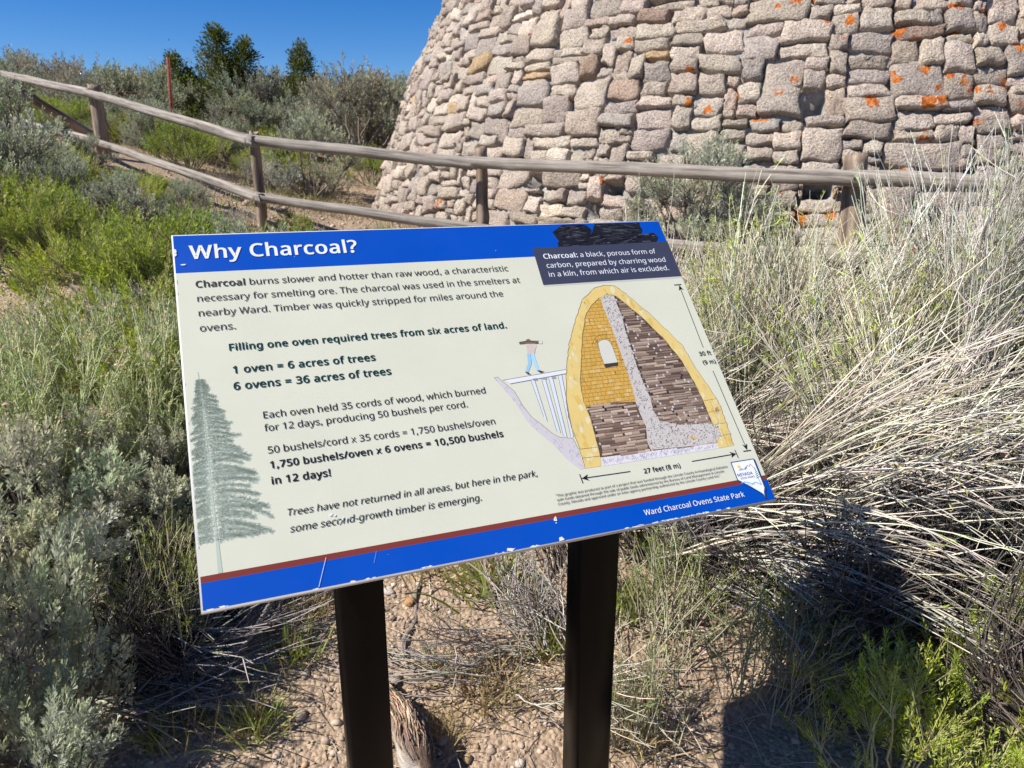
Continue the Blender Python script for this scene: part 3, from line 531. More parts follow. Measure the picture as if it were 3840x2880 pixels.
 [113,493,2,36,354,-9,355,25,358,58,354,58,340,40,323,25,303,11,279,1,251,-6,219,-8,170,-2,128,17,93,48,66,91,49,146,44,214,47,261,54,302,67,338,83,368,104,393,129,413,157,427,188,435,221,438,253,436,280,429,304,419,324,405,341,389,355,371,358,371,369,430,425,430,425,-192,354,-192,28,233,51,260,52,284,58,304,67,320,79,333,96,342,116,349,140,353,168,355,199,355,213,352,263,343,305,328,337,305,361,273,375,231,379,196,374,167,359,145,334,130,300,120,260,117,213,120,165,130,126,146,93,168,70,197,55],
 [114,331,1,32,269,438,295,437,319,433,310,368,287,372,264,374,248,373,232,369,217,363,202,355,189,346,176,334,166,321,156,305,149,289,143,270,140,251,139,229,139,0,68,0,68,430,126,430,134,351,137,351,147,367,158,381,170,395,183,407,198,418,214,426,231,433,249,437],
 [115,384,1,77,348,119,346,92,339,69,327,49,311,32,292,18,268,6,241,-2,210,-6,176,-8,148,-7,122,-5,99,-1,78,5,59,11,42,19,42,83,104,60,128,54,153,50,178,49,211,51,236,57,256,66,269,79,277,94,280,112,279,123,276,132,271,141,264,150,253,158,239,167,174,196,103,228,84,239,69,252,57,266,48,283,43,302,41,324,46,358,61,386,85,408,118,425,157,435,202,438,228,437,252,434,275,430,298,424,319,417,339,409,315,353,258,372,238,377,218,379,197,380,171,379,149,374,131,366,118,356,111,343,108,328,109,317,113,307,119,298,127,290,139,282,154,274,219,246,289,215,306,203,321,191,333,176,341,159,346,140],
 [116,289,1,31,212,50,245,53,272,59,272,5,240,-4,200,-8,178,-7,157,-3,138,4,120,13,104,27,91,44,82,66,76,93,74,125,74,375,13,375,13,409,75,437,103,528,144,528,144,430,269,430,269,375,144,375,144,127,146,103,153,83,163,69,177,58,193,52],
 [117,496,1,42,427,430,427,0,370,0,359,57,356,57,346,43,334,31,321,20,306,11,290,4,273,-1,256,-5,238,-7,220,-8,187,-6,159,-1,134,8,112,21,95,38,81,59,71,85,65,114,63,148,63,430,135,430,135,153,137,122,145,96,158,76,176,62,200,53,230,51,260,53,285,59,306,69,323,82,336,100,345,121,352,146,356,175,357,206,357,430],
 [118,407,1,14,163,0,0,430,75,430,167,176,180,137,193,96,201,63,204,63,214,96,227,138,241,176,332,430,407,430,244,0],
 [119,630,1,37,346,243,336,276,328,308,321,335,316,357,313,357,308,335,302,307,294,275,284,242,207,1,127,1,9,431,82,431,141,201,153,154,163,109,169,73,172,73,178,97,185,128,193,160,201,188,277,431,354,431,428,188,440,149,451,109,457,74,460,74,466,108,477,153,489,201,549,431,621,431,502,1,419,1],
 [120,424,1,12,170,220,22,430,102,430,213,268,322,430,402,430,253,220,410,0,330,0,213,172,94,0,14,0],
 [121,409,1,36,1,430,76,430,169,185,184,144,196,105,205,68,209,68,224,121,245,186,333,430,409,430,224,-59,213,-85,201,-108,188,-130,173,-148,157,-164,138,-176,117,-185,94,-191,67,-192,34,-190,9,-186,9,-130,30,-133,56,-135,72,-134,86,-131,99,-126,110,-118,121,-110,130,-99,138,-87,145,-73,152,-59,174,-2],
 [122,377,1,10,346,0,31,0,31,47,262,375,45,375,45,430,340,430,340,377,112,55,346,55]]

# ------------------------------------------------------------------ the interpretive sign
SW, SH, STILT, STH = .9144, .6096, R(46.56), .0125
SX = Vector((.9309, .3653, 0)).normalized(); SN = Vector((SX.y, -SX.x, 0))     # along the board, and out of the posts' front
BL = Vector((-.398, .8272, CAMZ - .5494)); YAW = math.atan2(SX.y, SX.x)
sb = BL + SX * SW / 2 - SN * .20
sign = empty('interpretive_sign', (sb.x, sb.y, gzf(sb.x, sb.y)), YAW)
tag(sign, 'slanted blue and cream information panel titled Why Charcoal on two dark posts', 'sign')
panel_m = Matrix.Translation((-SW / 2, -.20, BL.z - sign.location.z)) @ Matrix.Rotation(STILT, 4, 'X')   # board coords: x right, y up the face, z out
M_EDGE = mat_plain('panel_edge', (.50, .495, .475), .55)
acc = Acc()
def bev_box(acc, x0, x1, y0, y1, z0, z1, b, col):
    rings = [(x0 + b, x1 - b, y0 + b, y1 - b, z0), (x0, x1, y0, y1, z0 + b), (x0, x1, y0, y1, z1 - b), (x0 + b, x1 - b, y0 + b, y1 - b, z1)]
    V = [];
    for a0, a1, c0, c1, z in rings: V += [(a0, c0, z), (a1, c0, z), (a1, c1, z), (a0, c1, z)]
    L = [3, 2, 1, 0, 12, 13, 14, 15]; S = [4, 4]
    for k in range(3):
        for j in range(4):
            L += [k * 4 + j, k * 4 + (j + 1) % 4, k * 4 + 4 + (j + 1) % 4, k * 4 + 4 + j]; S.append(4)
    acc.add(V, L, S, col)
bev_box(acc, 0, SW, 0, SH, -STH, 0, .0016, (.6, .6, .6))
panel = link('panel', acc.mesh('panel'), sign, [M_EDGE]); panel.matrix_local = panel_m

m, nt, p = new_mat('printed_vinyl'); a = N(nt, 'ShaderNodeVertexColor'); a.layer_name = 'Col'
n1 = noise_tex(nt, 7, 5, .6); r1 = ramp(nt, n1.outputs['Fac'], [(.35, (.955, .955, .955)), (.65, (1.0, 1.0, 1.0))])
c = mixc(nt, a.outputs['Color'], r1.outputs[0], 1.0, 'MULTIPLY'); nt.links.new(c, p.inputs['Base Color'])
n2 = noise_tex(nt, 3.5, 4, .6); r2 = ramp(nt, n2.outputs['Fac'], [(.35, (.42, .42, .42)), (.7, (.60, .60, .60))]); nt.links.new(r2.outputs[0], p.inputs['Roughness'])
p.inputs['Specular IOR Level'].default_value = .22
M_PRINT = m
INK = dict(white=(.72, .73, .74), ink=(.040, .036, .036), green=(.0, .034, .030), black=(.010, .010, .013), cream=(.60, .605, .48), blue=(.0, .066, .42),
           brown=(.19, .036, .026), slate=(.045, .050, .085))
def LZ(n): return .0003 + .00016 * n
def poly(acc, pts, layer, col):
    pts = np.asarray(pts, float) / 1000; k = len(pts)
    x, y = pts[:, 0], pts[:, 1]
    if (x * np.roll(y, -1) - np.roll(x, -1) * y).sum() < 0: pts = pts[::-1]
    acc.add(np.column_stack([pts, np.full(k, LZ(layer))]), np.arange(k), [k], col)
def stroke(acc, a, b, w, layer, col):
    a, b = np.array(a, float), np.array(b, float); d = b - a; L = np.hypot(*d) + 1e-6; nrm_ = np.array([-d[1], d[0]]) / L * w / 2
    poly(acc, [a - nrm_, b - nrm_, b + nrm_, a + nrm_], layer, col)
def pline(acc, pts, w, layer, col):
    for a, b in zip(pts[:-1], pts[1:]): stroke(acc, a, b, w, layer, col)
def inside(poly_, x, y):
    P_ = np.asarray(poly_); x1, y1 = P_[:, 0], P_[:, 1]; x2, y2 = np.roll(x1, -1), np.roll(y1, -1)
    x = np.asarray(x, float)[..., None]; y = np.asarray(y, float)[..., None]
    c_ = ((y1 > y) != (y2 > y)) & (x < (x2 - x1) * (y - y1) / (y2 - y1 + 1e-12) + x1)
    return c_.sum(-1) % 2 == 1
def part(name, acc): return link(name, acc.mesh(name), panel, [M_PRINT])
rg = np.random.default_rng(5); rr = random.Random(5)

G = dict(
  coal1=[(669.1, 588), (695.5, 607.3), (716.2, 608.8), (734.6, 607.2), (747, 601.4), (754.5, 590.4), (746.8, 576.4), (723.4, 572), (694.2, 567.8), (676.5, 565.1), (672.6, 577.4)],
  coal2=[(765.5, 604.5), (785.7, 606.8), (828.3, 607), (867.1, 608.1), (865, 595.9), (867.6, 586.6), (860.3, 575.9), (846.5, 565.5), (815.5, 561.3), (782.4, 559.1), (749, 563.9), (746.8, 576.4), (754.9, 586.8)],
  coal3=[(673, 563.5), (723.9, 573.7), (768, 582.8), (821.1, 577.3), (862.9, 574), (889.6, 577.8), (897.1, 566.5), (887.5, 554.5), (780, 552.1), (670.7, 550.8)],
  outer=[(739.2, 459.5), (716.3, 455), (683.1, 431.3), (666.6, 407.1), (651.8, 383.4), (630.1, 345.7), (616.5, 317.4), (605.8, 289.5), (588.3, 235.2), (583.3, 203.1), (582.6, 171.2), (584.9, 144.7), (584.3, 110.1), (613.1, 109.6), (614.2, 124.8), (618.1, 116.5)],
  outerR=[(739.2, 459.5), (759.7, 456.2), (785.7, 424), (821.8, 369.2), (851.3, 315.8), (860.4, 268.4), (874, 218.5), (879.5, 191.3), (879, 165.1), (875.8, 131.2), (873.4, 109.1), (874.2, 108.9), (841.8, 108)],
  cavL=[(717.8, 432.1), (696.5, 417.6), (677.9, 396.8), (658.9, 358.2), (643, 314.8), (627.4, 272.8), (622.1, 253.5), (619.8, 220.3), (621.7, 192.7), (619.4, 160.8), (616.8, 124.5)],
  cavR=[(741, 437.6), (754.7, 432.8), (791.9, 381.3), (819.8, 331.3), (838.1, 282.9), (845.5, 239.7), (849.1, 203.8), (849.1, 174.7), (848.6, 151.9), (843.5, 118.9), (842.9, 117.5)],
  brushL=[(720.8, 431.9), (718.9, 412.7), (720.9, 374.5), (721.5, 337.3), (721.3, 306.9), (720.5, 271.3), (719.3, 239.4), (715.9, 214.1), (716.3, 191.6), (718.5, 166.4), (710.6, 137.5), (706, 132.7)],
  brushR=[(749.5, 435.7), (749.1, 416.9), (750.8, 391), (746.3, 356.7), (745.2, 319.7), (743, 280.8), (744, 251.1), (746.8, 219), (743.2, 193.8), (747.1, 173.7), (788.6, 159.7), (835.3, 156.4), (857.2, 150.7), (859, 133.5), (842.9, 117.5)],
  window=[(683, 336.3), (686.7, 340.5), (694, 342.9), (702.7, 342.7), (708.1, 337), (709.3, 323.2), (709.1, 294.7), (681.1, 294.1), (680.8, 314)],
  arch=[(671.3, 335.9), (679.4, 347.3), (691.7, 353.8), (706.5, 354), (716, 347), (719.1, 334.4), (715.2, 289.6)],
  sill=[(680.5, 294.1), (708.8, 294.7), (707.4, 288.1), (681.4, 286.7)],
  bpost=[(536.7, 280), (543.4, 280.1), (544.1, 200.1), (540.1, 208.6), (556.5, 279.2), (563.4, 279.9), (560.7, 176.8), (555.2, 180.2), (569.8, 280.6), (577.1, 280.6), (569.7, 167.7), (564.2, 171.1), (588.2, 281.4), (595.2, 282), (581.1, 166.1), (576.4, 168.1)],
  hill=[(472.9, 289.9), (479.6, 291), (484.4, 284.4), (501.7, 261.9), (509.6, 233.9), (518.8, 211.4), (532.6, 196.3), (545.7, 178.8), (558.4, 169.2), (577.9, 164.5), (581.2, 158.2), (582.4, 145.1), (582, 109.2), (575.3, 110.2), (558.8, 127.9), (540.5, 161.2), (521.5, 184.6), (509.2, 204.6), (498.5, 240.6), (484.9, 266.6)],
  floor=[(616.6, 124), (744.5, 121.9), (842.9, 117.5), (841.8, 108), (725.1, 108.6), (615.6, 109.2)],
  log=[(535.7, 353.9), (551, 355.4), (578.8, 352), (577.7, 346.2), (549.2, 348.9), (535.8, 349.2)],
  head=[(550.3, 357.6), (556, 358.5), (557.8, 355.4), (555.5, 352.1), (549.7, 352.6)],
  torso=[(550, 351.7), (564.6, 350.3), (565.2, 342.9), (556.8, 327.7), (543.7, 329), (548.5, 341.6), (544.8, 347.8)],
  leg1=[(543.7, 329), (551.1, 328.3), (547, 310), (536.7, 294.1), (531.4, 296), (540.7, 310.6)],
  leg2=[(548.9, 328.5), (556.8, 327.7), (556.4, 311.9), (557.1, 295.3), (551.5, 294.4), (549.5, 311.2)],
  boots=[(530.4, 295.3), (536.5, 293.5), (539.9, 288.6), (534.2, 289.8), (553, 295.1), (557.1, 295.5), (565.4, 291.5), (558.2, 289.8)],
  logo=[(853.5, 79.8), (902.4, 79.4), (901.7, 41.9), (901.2, 24.6), (896.8, 18.6), (894.1, 8.5), (891.3, 7.1), (891.6, 12.9), (889.4, 15.8), (873.4, 30.3), (852.6, 46.1)],
  tree=[(21.5, 350), (24, 337), (33.8, 322.5), (31.2, 314.3), (44.3, 309.1), (41.7, 296.3), (50.8, 285.6), (48, 276.5), (57.6, 272.9), (60.3, 258.5), (53.9, 252.4), (66.5, 239.1), (63.9, 232.6), (76.7, 222.7), (73.6, 210.7), (74.7, 201.5), (90.5, 183.5), (89.3, 171.5), (79, 165.4), (90.8, 148.3), (97.5, 138.5), (96.3, 128), (75.3, 128.3), (95.6, 112.2), (92.2, 107.5), (72.6, 100.5), (57.1, 94.9), (96.4, 84.9), (78.5, 66.7), (66.2, 73), (48.4, 80.2), (45.7, 90.9), (29.3, 91.8), (18.7, 95.7), (12.5, 84.8), (8.7, 80.5), (2.5, 88.6), (1.6, 106.8), (1.3, 152.1), (2.3, 194.7), (2, 238.9), (3.9, 284.4), (2.8, 282.3), (5.4, 307.8), (15.5, 328.2)])
TEXT = [
  ('Why Charcoal?', 'b', 'white', 24.5, 558.9, 293.0),
  ('*Charcoal* burns slower and hotter than raw wood, a characteristic', 'r', 'ink', 29.7, 503.2, 555.9),
  ('necessary for smelting ore. The charcoal was used in the smelters at', 'r', 'ink', 30.2, 476.3, 571.9),
  ('nearby Ward. Timber was quickly stripped for miles around the', 'r', 'ink', 30.2, 449.2, 532.0),
  ('ovens.', 'r', 'ink', 29.9, 421.6, 81.3),
  ('Filling one oven required trees from six acres of land.', 'b', 'green', 68.5, 383.7, 521.4),
  ('1 oven = 6 acres of trees', 'b', 'green', 70.2, 343.8, 285.4),
  ('6 ovens = 36 acres of trees', 'b', 'green', 68.7, 315.8, 305.7),
  ('Each oven held 35 cords of wood, which burned', 'r', 'black', 105.3, 263.7, 452.3),
  ('for 12 days, producing 50 bushels per cord.', 'r', 'black', 104.3, 242.8, 416.3),
  ('50 bushels/cord x 35 cords = 1,750 bushels/oven', 'r', 'black', 105.3, 207.2, 454.6),
  ('1,750 bushels/oven x 6 ovens = 10,500 bushels', 'b', 'black', 105.7, 183.9, 462.5),
  ('in 12 days!', 'b', 'black', 105.0, 159.6, 187.3),
  ('Trees have not returned in all areas, but here in the park,', 'i', 'black', 121.0, 109.8, 500.3),
  ('some second-growth timber is emerging.', 'i', 'black', 120.9, 85.7, 401.2),
  ('*Charcoal:* a black, porous form of', 'r', 'white', 633.5, 526.1, 876.5),
  ('carbon, prepared by charring wood', 'r', 'white', 633.9, 505.1, 890.8),
  ('in a kiln, from which air is excluded.', 'r', 'white', 632.6, 484.8, 890.6),
  ('30 ft', 'b', 'black', 879.6, 290.2, 905.9),
  ('(9 m)', 'b', 'black', 879.9, 271.9, 908.0),
  ('27 feet (8 m)', 'b', 'black', 684.9, 85.4, 755.2),
  ('"This graphic was produced as part of a project that was funded through the Lincoln County Archaeological Initiative', 'r', 'ink', 520.5, 71.2, 844.3),
  ('with funds obtained through the sale of public lands administered by the Bureau of Land Management in Lincoln', 'r', 'ink', 520.4, 64.2, 833.9),
  ('County, Nevada and approved under an inter-agency partnership authorized by the Lincoln County Land Act."', 'r', 'ink', 520.4, 57.5, 823.5),
  ('Ward Charcoal Ovens State Park', 'm', 'white', 660.3, 16.6, 855.2)]
# backgrounds
acc = Acc(); MX0, MX1, MY0, MY1 = 2.6, 912.6, 2.6, 606.6
rect = lambda x0, y0, x1, y1: [(x0, y0), (x1, y0), (x1, y1), (x0, y1)]
poly(acc, rect(MX0, 46.8, MX1, 532.5), 0, INK['cream'])
poly(acc, rect(MX0, 532.5, MX1, MY1), 0, INK['blue']); poly(acc, rect(MX0, 38.0, MX1, 46.8), 0, INK['brown'])
poly(acc, rect(MX0, MY0, MX1, 38.0), 0, INK['blue'])
poly(acc, [(617, 551.5), (913.2, 554.5), (912.6, 469.5), (615, 468.5)], 5, INK['slate'])
poly(acc, rect(616.5, 464.8, 912.3, 470), 1, (.50, .50, .44))         # printed drop shadow of the caption box
# worn spots where the print has come off
def chip(x, y, r, seed, sx=1, sy=1, layer=7):
    q = np.random.default_rng(seed); k = 9; a = np.sort(q.random(k) * 6.28)
    pts = np.column_stack([x + np.cos(a) * r * sx * q.uniform(.4, 1.2, k), y + np.sin(a) * r * sy * q.uniform(.4, 1.2, k)])
    pts[:, 0] = np.clip(pts[:, 0], .8, 913.5); pts[:, 1] = np.clip(pts[:, 1], .8, 608.5); poly(acc, pts, layer, (.70, .70, .69))
chip(4, 576, 4, 1, 1, 1.6); chip(4, 568, 3, 2); chip(14, 548, 3, 22, 2, .6); chip(509.8, 37, 4, 3); chip(508, 31, 2, 23, 1.4, .6); chip(509, 5, 4.5, 4); chip(426.8, 4, 4, 5, 1.6)
chip(179.5, 102, 3.2, 6, 1.3); chip(184, 99.5, 2, 26, 1.5); chip(199, 92, 2, 27, 1, 1)
for k, x in enumerate(np.concatenate([rg.uniform(640, 770, 24), rg.uniform(10, 910, 22)])): chip(x, 2.4, rg.uniform(1.0, 2.4), 30 + k, 3, .75)
for k in range(10): chip(2.4, rg.uniform(4, 600), rg.uniform(.6, 1.1), 130 + k, .8, 4)
for k in range(30): chip(rg.uniform(4, 910), 606.8, rg.uniform(.6, 1.2), 160 + k, 5, .8)
for k in range(16): chip(rg.uniform(20, 890), rg.uniform(4, 560), rg.uniform(.4, .9), 200 + k)
stroke(acc, (163, 42), (148, 4), .7, 7, (.62, .66, .74)); stroke(acc, (196, 96), (187, 84), .5, 7, (.85, .85, .82)); stroke(acc, (232, 38), (226, 22), .35, 7, (.3, .42, .7))
part('printed_background', acc)

# lettering: outlines of a plain humanist sans, packed
GL = {}
for row in GLYPHS:
    sp = []; i = 3
    for _ in range(row[2]):
        k = row[i]; sp.append(np.array(row[i + 1:i + 1 + 2 * k], float).reshape(k, 2)); i += 1 + 2 * k
    GL[chr(row[0])] = (row[1], sp)
def fatten(s, e):
    if not e: return s
    d1 = s - np.roll(s, 1, 0); d2 = np.roll(s, -1, 0) - s
    n1_ = np.column_stack([-d1[:, 1], d1[:, 0]]); n2_ = np.column_stack([-d2[:, 1], d2[:, 0]])
    n1_ = unit(n1_); n2_ = unit(n2_); b_ = n1_ + n2_; k = (b_ * n1_).sum(1, keepdims=True)
    return s + b_ / np.maximum(k, .6) * np.array([e, e * .5])
def text_line(acc, txt, style, colr, x0, y0, x1, layer):
    x = 0; out = []; bold = style in 'b'; e0 = dict(b=22, m=9, r=1, i=1)[style]
    for ch in txt:
        if ch == '*': bold = not bold; e0 = 22 if bold else 1; continue
        adv, sp = GL[ch]
        for s in sp:
            s = fatten(s, e0); s = s.copy(); s[:, 0] += x + e0
            if style == 'i': s[:, 0] += .20 * s[:, 1]
            out.append(s)
        x += adv + 1.5 * e0
    w = max(s[:, 0].max() for s in out) - min(s[:, 0].min() for s in out); mn = min(s[:, 0].min() for s in out)
    k = (x1 - x0) / w
    cu = bpy.data.curves.new('line', 'CURVE'); cu.dimensions = '2D'; cu.fill_mode = 'BOTH'; cu.resolution_u = 1
    for s in out:
        sp_ = cu.splines.new('POLY'); sp_.points.add(len(s) - 1); sp_.use_cyclic_u = True
        co = np.ones((len(s), 4)); co[:, 0] = ((s[:, 0] - mn) * k + x0) / 1000; co[:, 1] = (s[:, 1] * k + y0) / 1000; co[:, 2] = 0
        sp_.points.foreach_set('co', co.ravel())
    ob = bpy.data.objects.new('line', cu); COL.objects.link(ob); dg = bpy.context.evaluated_depsgraph_get(); dg.update()
    me = bpy.data.meshes.new_from_object(ob.evaluated_get(dg)); nv = len(me.vertices)
    v = np.empty(nv * 3); me.vertices.foreach_get('co', v); v = v.reshape(-1, 3); v[:, 2] = LZ(layer)
    lp_ = np.empty(len(me.loops), int); me.loops.foreach_get('vertex_index', lp_); sz = np.array([len(p_.vertices) for p_ in me.polygons])
    # make every triangle face outward
    i3 = lp_.reshape(-1, 3) if (sz == 3).all() else None
    if i3 is not None:
        a_, b_, c_ = v[i3[:, 0]], v[i3[:, 1]], v[i3[:, 2]]
        fl = ((b_ - a_)[:, 0] * (c_ - a_)[:, 1] - (b_ - a_)[:, 1] * (c_ - a_)[:, 0]) < 0
        i3[fl] = i3[fl][:, ::-1]; lp_ = i3.ravel()
    acc.add(v, lp_, sz, INK[colr])
    bpy.data.objects.remove(ob); bpy.data.meshes.remove(me); bpy.data.curves.remove(cu)
acc = Acc(); text_line(acc, *TEXT[0][:3], TEXT[0][3], TEXT[0][4], TEXT[0][5], 6); part('title_lettering', acc)
acc = Acc()
for t in TEXT[1:]: text_line(acc, t[0], t[1], t[2], t[3], t[4], t[5], 6)
part('body_lettering', acc)

# the charcoal picture: overlapping splintery black lumps
acc = Acc()
for nm, ly in (('coal1', 2), ('coal2', 2.5), ('coal3', 3)):
    P_ = np.array(G[nm]); P_[:, 1] = np.minimum(P_[:, 1], 604.5)
    poly(acc, P_, ly, (.012, .013, .018)); x0, x1 = P_[:, 0].min(), P_[:, 0].max(); y0, y1 = P_[:, 1].min(), P_[:, 1].max()
    sl = rg.uniform(-.10, .22)
    for _ in range(150):
        x, y = rg.uniform(x0, x1), rg.uniform(y0, y1); L = rg.uniform(5, 26); s_ = sl + rg.normal(0, .10)
        e = (x + L, y + L * s_)
        if inside(P_, [x, e[0]], [y, e[1]]).all():
            k = rg.choice([.004, .03, .045, .07, .10], p=[.3, .25, .22, .15, .08]); stroke(acc, (x, y), e, rg.uniform(.5, 1.9), ly + .2, (k, k * 1.05, k * 1.3))
part('charcoal_picture', acc)

# sage green conifer silhouette
acc = Acc(); tc_ = (.43, .50, .415); TP = np.array(G['tree'])
pline(acc, [(21.5, 352), (22, 345), (23, 300)], 1.2, 2, tc_); pline(acc, [(23, 300), (24.5, 200), (26.5, 97)], 3.4, 2, tc_); poly(acc, [(25, 97.5), (28.6, 97), (30, 47), (24.2, 47)], 2, tc_)
def twiglets(x, y, nn, sz, dirx):
    for _ in range(nn):
        a = rg.uniform(-2.8, -.1) if rg.random() < .68 else rg.uniform(.1, 2.9); l = sz * rg.uniform(.6, 1.3)
        x1, y1 = x + rg.normal(0, sz * .5), y + rg.normal(0, sz * .35); x2, y2 = x1 + math.cos(a) * l + dirx * sz * .5, y1 + math.sin(a) * l
        if min(x1, x2) > 3.2 and min(y1, y2) > 60: stroke(acc, (x1, y1), (x2, y2), rg.uniform(.45, 1.05), 2, tc_)
yb_ = 338.0
while yb_ > 88:
    L0 = (338 - yb_) / 250
    for sd in (-1, 1):
        right = inside(TP, np.arange(23, 110, 1.0), np.full(87, yb_ - 3)); ext = (np.arange(23, 110, 1.0)[right].max() - 23) if right.any() else 5
        Lb = max(4, ext * rg.uniform(.78, 1.06)) if sd > 0 else (5 + 38 * L0) * rg.uniform(.6, 1); rise_ = rg.uniform(.05, .30); drop_ = rg.uniform(.15, .5); m_ = int(6 + Lb / 3.2); last = None
        for j in range(m_ + 1):
            t = j / m_; x = 23.5 + 1.5 * L0 + sd * Lb * t; yy = yb_ + Lb * (rise_ * t - drop_ * t * t) + rg.normal(0, .5)
            if x < 4: break
            if last: stroke(acc, last, (x, yy), .7 - .3 * t, 2, tc_)
            last = (x, yy)
            if t > .08: twiglets(x, yy - .6, int(9 + 6 * t), 1.9 + 2.2 * L0 * (1 - .4 * t), sd)
    yb_ -= 2.8 + 4.0 * L0 * rg.uniform(.7, 1.3)
part('conifer_drawing', acc)

# cross-section drawing of the kiln
acc = Acc(); LN = (.10, .075, .06)
oL, oR, cL, cR = [np.array(G[k], float) for k in ('outer', 'outerR', 'cavL', 'cavR')]
oL = oL[:14]; foot_y = 109
outline = np.vstack([oL, [(842, 108)], [(874, 109)], oR[:11][::-1]])
wall_l = np.vstack([oL[:13], [(613, 109.5)], [(617, 124.5)], cL[::-1], [(741, 437.6)], [(739.2, 459.5)]])
wall_r = np.vstack([[(739.2, 459.5)], [(741, 437.6)], cR[1:-1], [(843, 108)], [(873.5, 109)], oR[1:11][::-1]])
cav = np.vstack([cL, [(843, 117.5)], cR[::-1]])
poly(acc, cav, 1, (.56, .34, .075)); YEL = (.66, .50, .18)
poly(acc, wall_l, 2, YEL); poly(acc, wall_r, 2, YEL)
for W_, ly in ((wall_l, 2.3), (wall_r, 2.3)):                              # watercolour patches
    x0, x1, y0, y1 = W_[:, 0].min(), W_[:, 0].max(), W_[:, 1].min(), W_[:, 1].max()
    for k in range(260):
        x, y = rg.uniform(x0, x1), rg.uniform(y0, y1); r_ = rg.uniform(2.5, 6); aa = np.arange(7) * .9
        P_ = np.column_stack([x + np.cos(aa) * r_ * rg.uniform(.6, 1.1, 7), y + np.sin(aa) * r_ * rg.uniform(.8, 2.2, 7)])
        if inside(W_, P_[:, 0], P_[:, 1]).all(): poly(acc, P_, ly + (k % 9) * .05, [(.66, .55, .27), (.62, .43, .11), (.66, .60, .38), (.60, .46, .17)][k % 4])
jag = lambda P_, s_=.8: np.column_stack([P_[:, 0] + rg.normal(0, s_, len(P_)), P_[:, 1]])
def dens(P_, k=5):
    o_ = []
    for a, b in zip(P_[:-1], P_[1:]):
        for j in range(k): o_.append(a + (b - a) * j / k)
    o_.append(P_[-1]); return np.array(o_)
for L_ in (oL[:13], oR[:11], cL, cR[:-1]): pline(acc, jag(dens(L_)), .55, 4, LN)
for y in (144, 128): stroke(acc, (585, y), (617, y - 1), .5, 4, LN)
for y in (200, 177, 152, 130): stroke(acc, (848, y), (877, y + 1), .45, 4, (.35, .22, .08))
for y in (188, 165, 141, 119): stroke(acc, (862, y - 10), (863, y + 10), .4, 4, (.35, .22, .08))
bL, bR = np.array(G['brushL'], float), np.array(G['brushR'], float)
bL = bL[:11]; bR = np.vstack([bR[:9], [(748, 175)]])
brick = np.vstack([cL[:7], [(621, 217)], [(716, 214.5)], bL[:8][::-1], [(741, 437)]])
y = 212
while y < 432:
    xs = np.arange(612, 745, 2.0); ok = inside(brick, xs, np.full(len(xs), y))
    for x in xs[ok]: stroke(acc, (x, y + .5 * math.sin(x)), (x + 2, y + .5 * math.sin(x + 2)), .42, 2.5, (.34, .17, .03))
    x = 612 + rg.uniform(0, 8)
    while x < 745:
        if inside(brick, x, y + 3): stroke(acc, (x, y), (x + rg.normal(0, .4), y + 7.4), .42, 2.5, (.34, .17, .03))
        x += rg.uniform(7, 13)
    for _ in range(3):
        x = rg.uniform(625, 730)
        if inside(brick, [x, x + 9], [y + 2, y + 6]).all(): poly(acc, rect(x, y + .6, x + 9, y + 6.8), 2.4, [(.60, .39, .11), (.50, .30, .05), (.62, .43, .17)][rr.randrange(3)])
    y += 7.4
def logs(reg, seed, br, layer):
    q = np.random.default_rng(seed); x0, x1, y0, y1 = reg[:, 0].min(), reg[:, 0].max(), reg[:, 1].min(), reg[:, 1].max()
    poly(acc, reg, layer, (.085 * br, .055 * br, .042 * br)); y = y0 + 2
    while y < y1:
        x = x0 + q.uniform(0, 8)
        while x < x1:
            L = q.uniform(10, 34); hgt = q.uniform(1.5, 2.5); tl = q.normal(0, .025)
            while L > 5 and not inside(reg, [x + .5, x + L - .5, x + L / 2], [y, y + L * tl, y]).all(): L -= 3
            if L > 5:
                k = q.uniform(.7, 1.35) * br; cc = np.array([(.34, .25, .185), (.25, .175, .13), (.42, .325, .245), (.16, .105, .08)][q.integers(4)]) * k
                poly(acc, [(x, y - hgt), (x + L, y - hgt + L * tl), (x + L, y + hgt + L * tl), (x, y + hgt)], layer + .3, cc)
                stroke(acc, (x + 1, y - hgt * .4), (x + L - 1, y - hgt * .4 + L * tl), .5, layer + .45, cc * .55)
                if q.random() < .22:
                    aa = np.arange(8) * .785; poly(acc, np.column_stack([x + 1 + np.cos(aa) * 1.9, y + np.sin(aa) * 2.5]), layer + .6, [(.55, .51, .47), (.46, .41, .36), (.52, .50, .58)][q.integers(3)])
                elif q.random() < .10: poly(acc, rect(x, y - 2, x + 3.6, y + 2.2), layer + .6, (.03, .02, .025))
            x += max(L, 5) + .6
        y += q.uniform(4.4, 5.6)
logs(np.vstack([bR[::-1][1:], [(758, 427)], cR[2:9], [(846, 150)], [(800, 166)], [(756, 176)]]), 3, .85, 2.6)
logs(np.array([(621, 217), (666, 219), (715, 215), (717, 190), (718, 166), (712, 122), (617.5, 125), (619.4, 161), (621.5, 193)], float), 4, 1.1, 2.6)
logs(np.array([(716, 200), (750, 200), (800, 186), (846, 172), (845, 140), (843, 119), (716, 122)], float), 9, 1.15, 2.55)
col_reg = np.vstack([bL, [(712, 124)], [(800, 119.5)], [(842, 119)], [(858, 134)], [(856, 151)], [(835, 157)], [(788, 160)], [(757, 171)], bR[::-1], [(735, 437)]])
poly(acc, col_reg, 3.2, (.52, .48, .44))
xs, ys = rg.uniform(700, 862, 5200), rg.uniform(118, 440, 5200); ok = inside(col_reg, xs, ys)
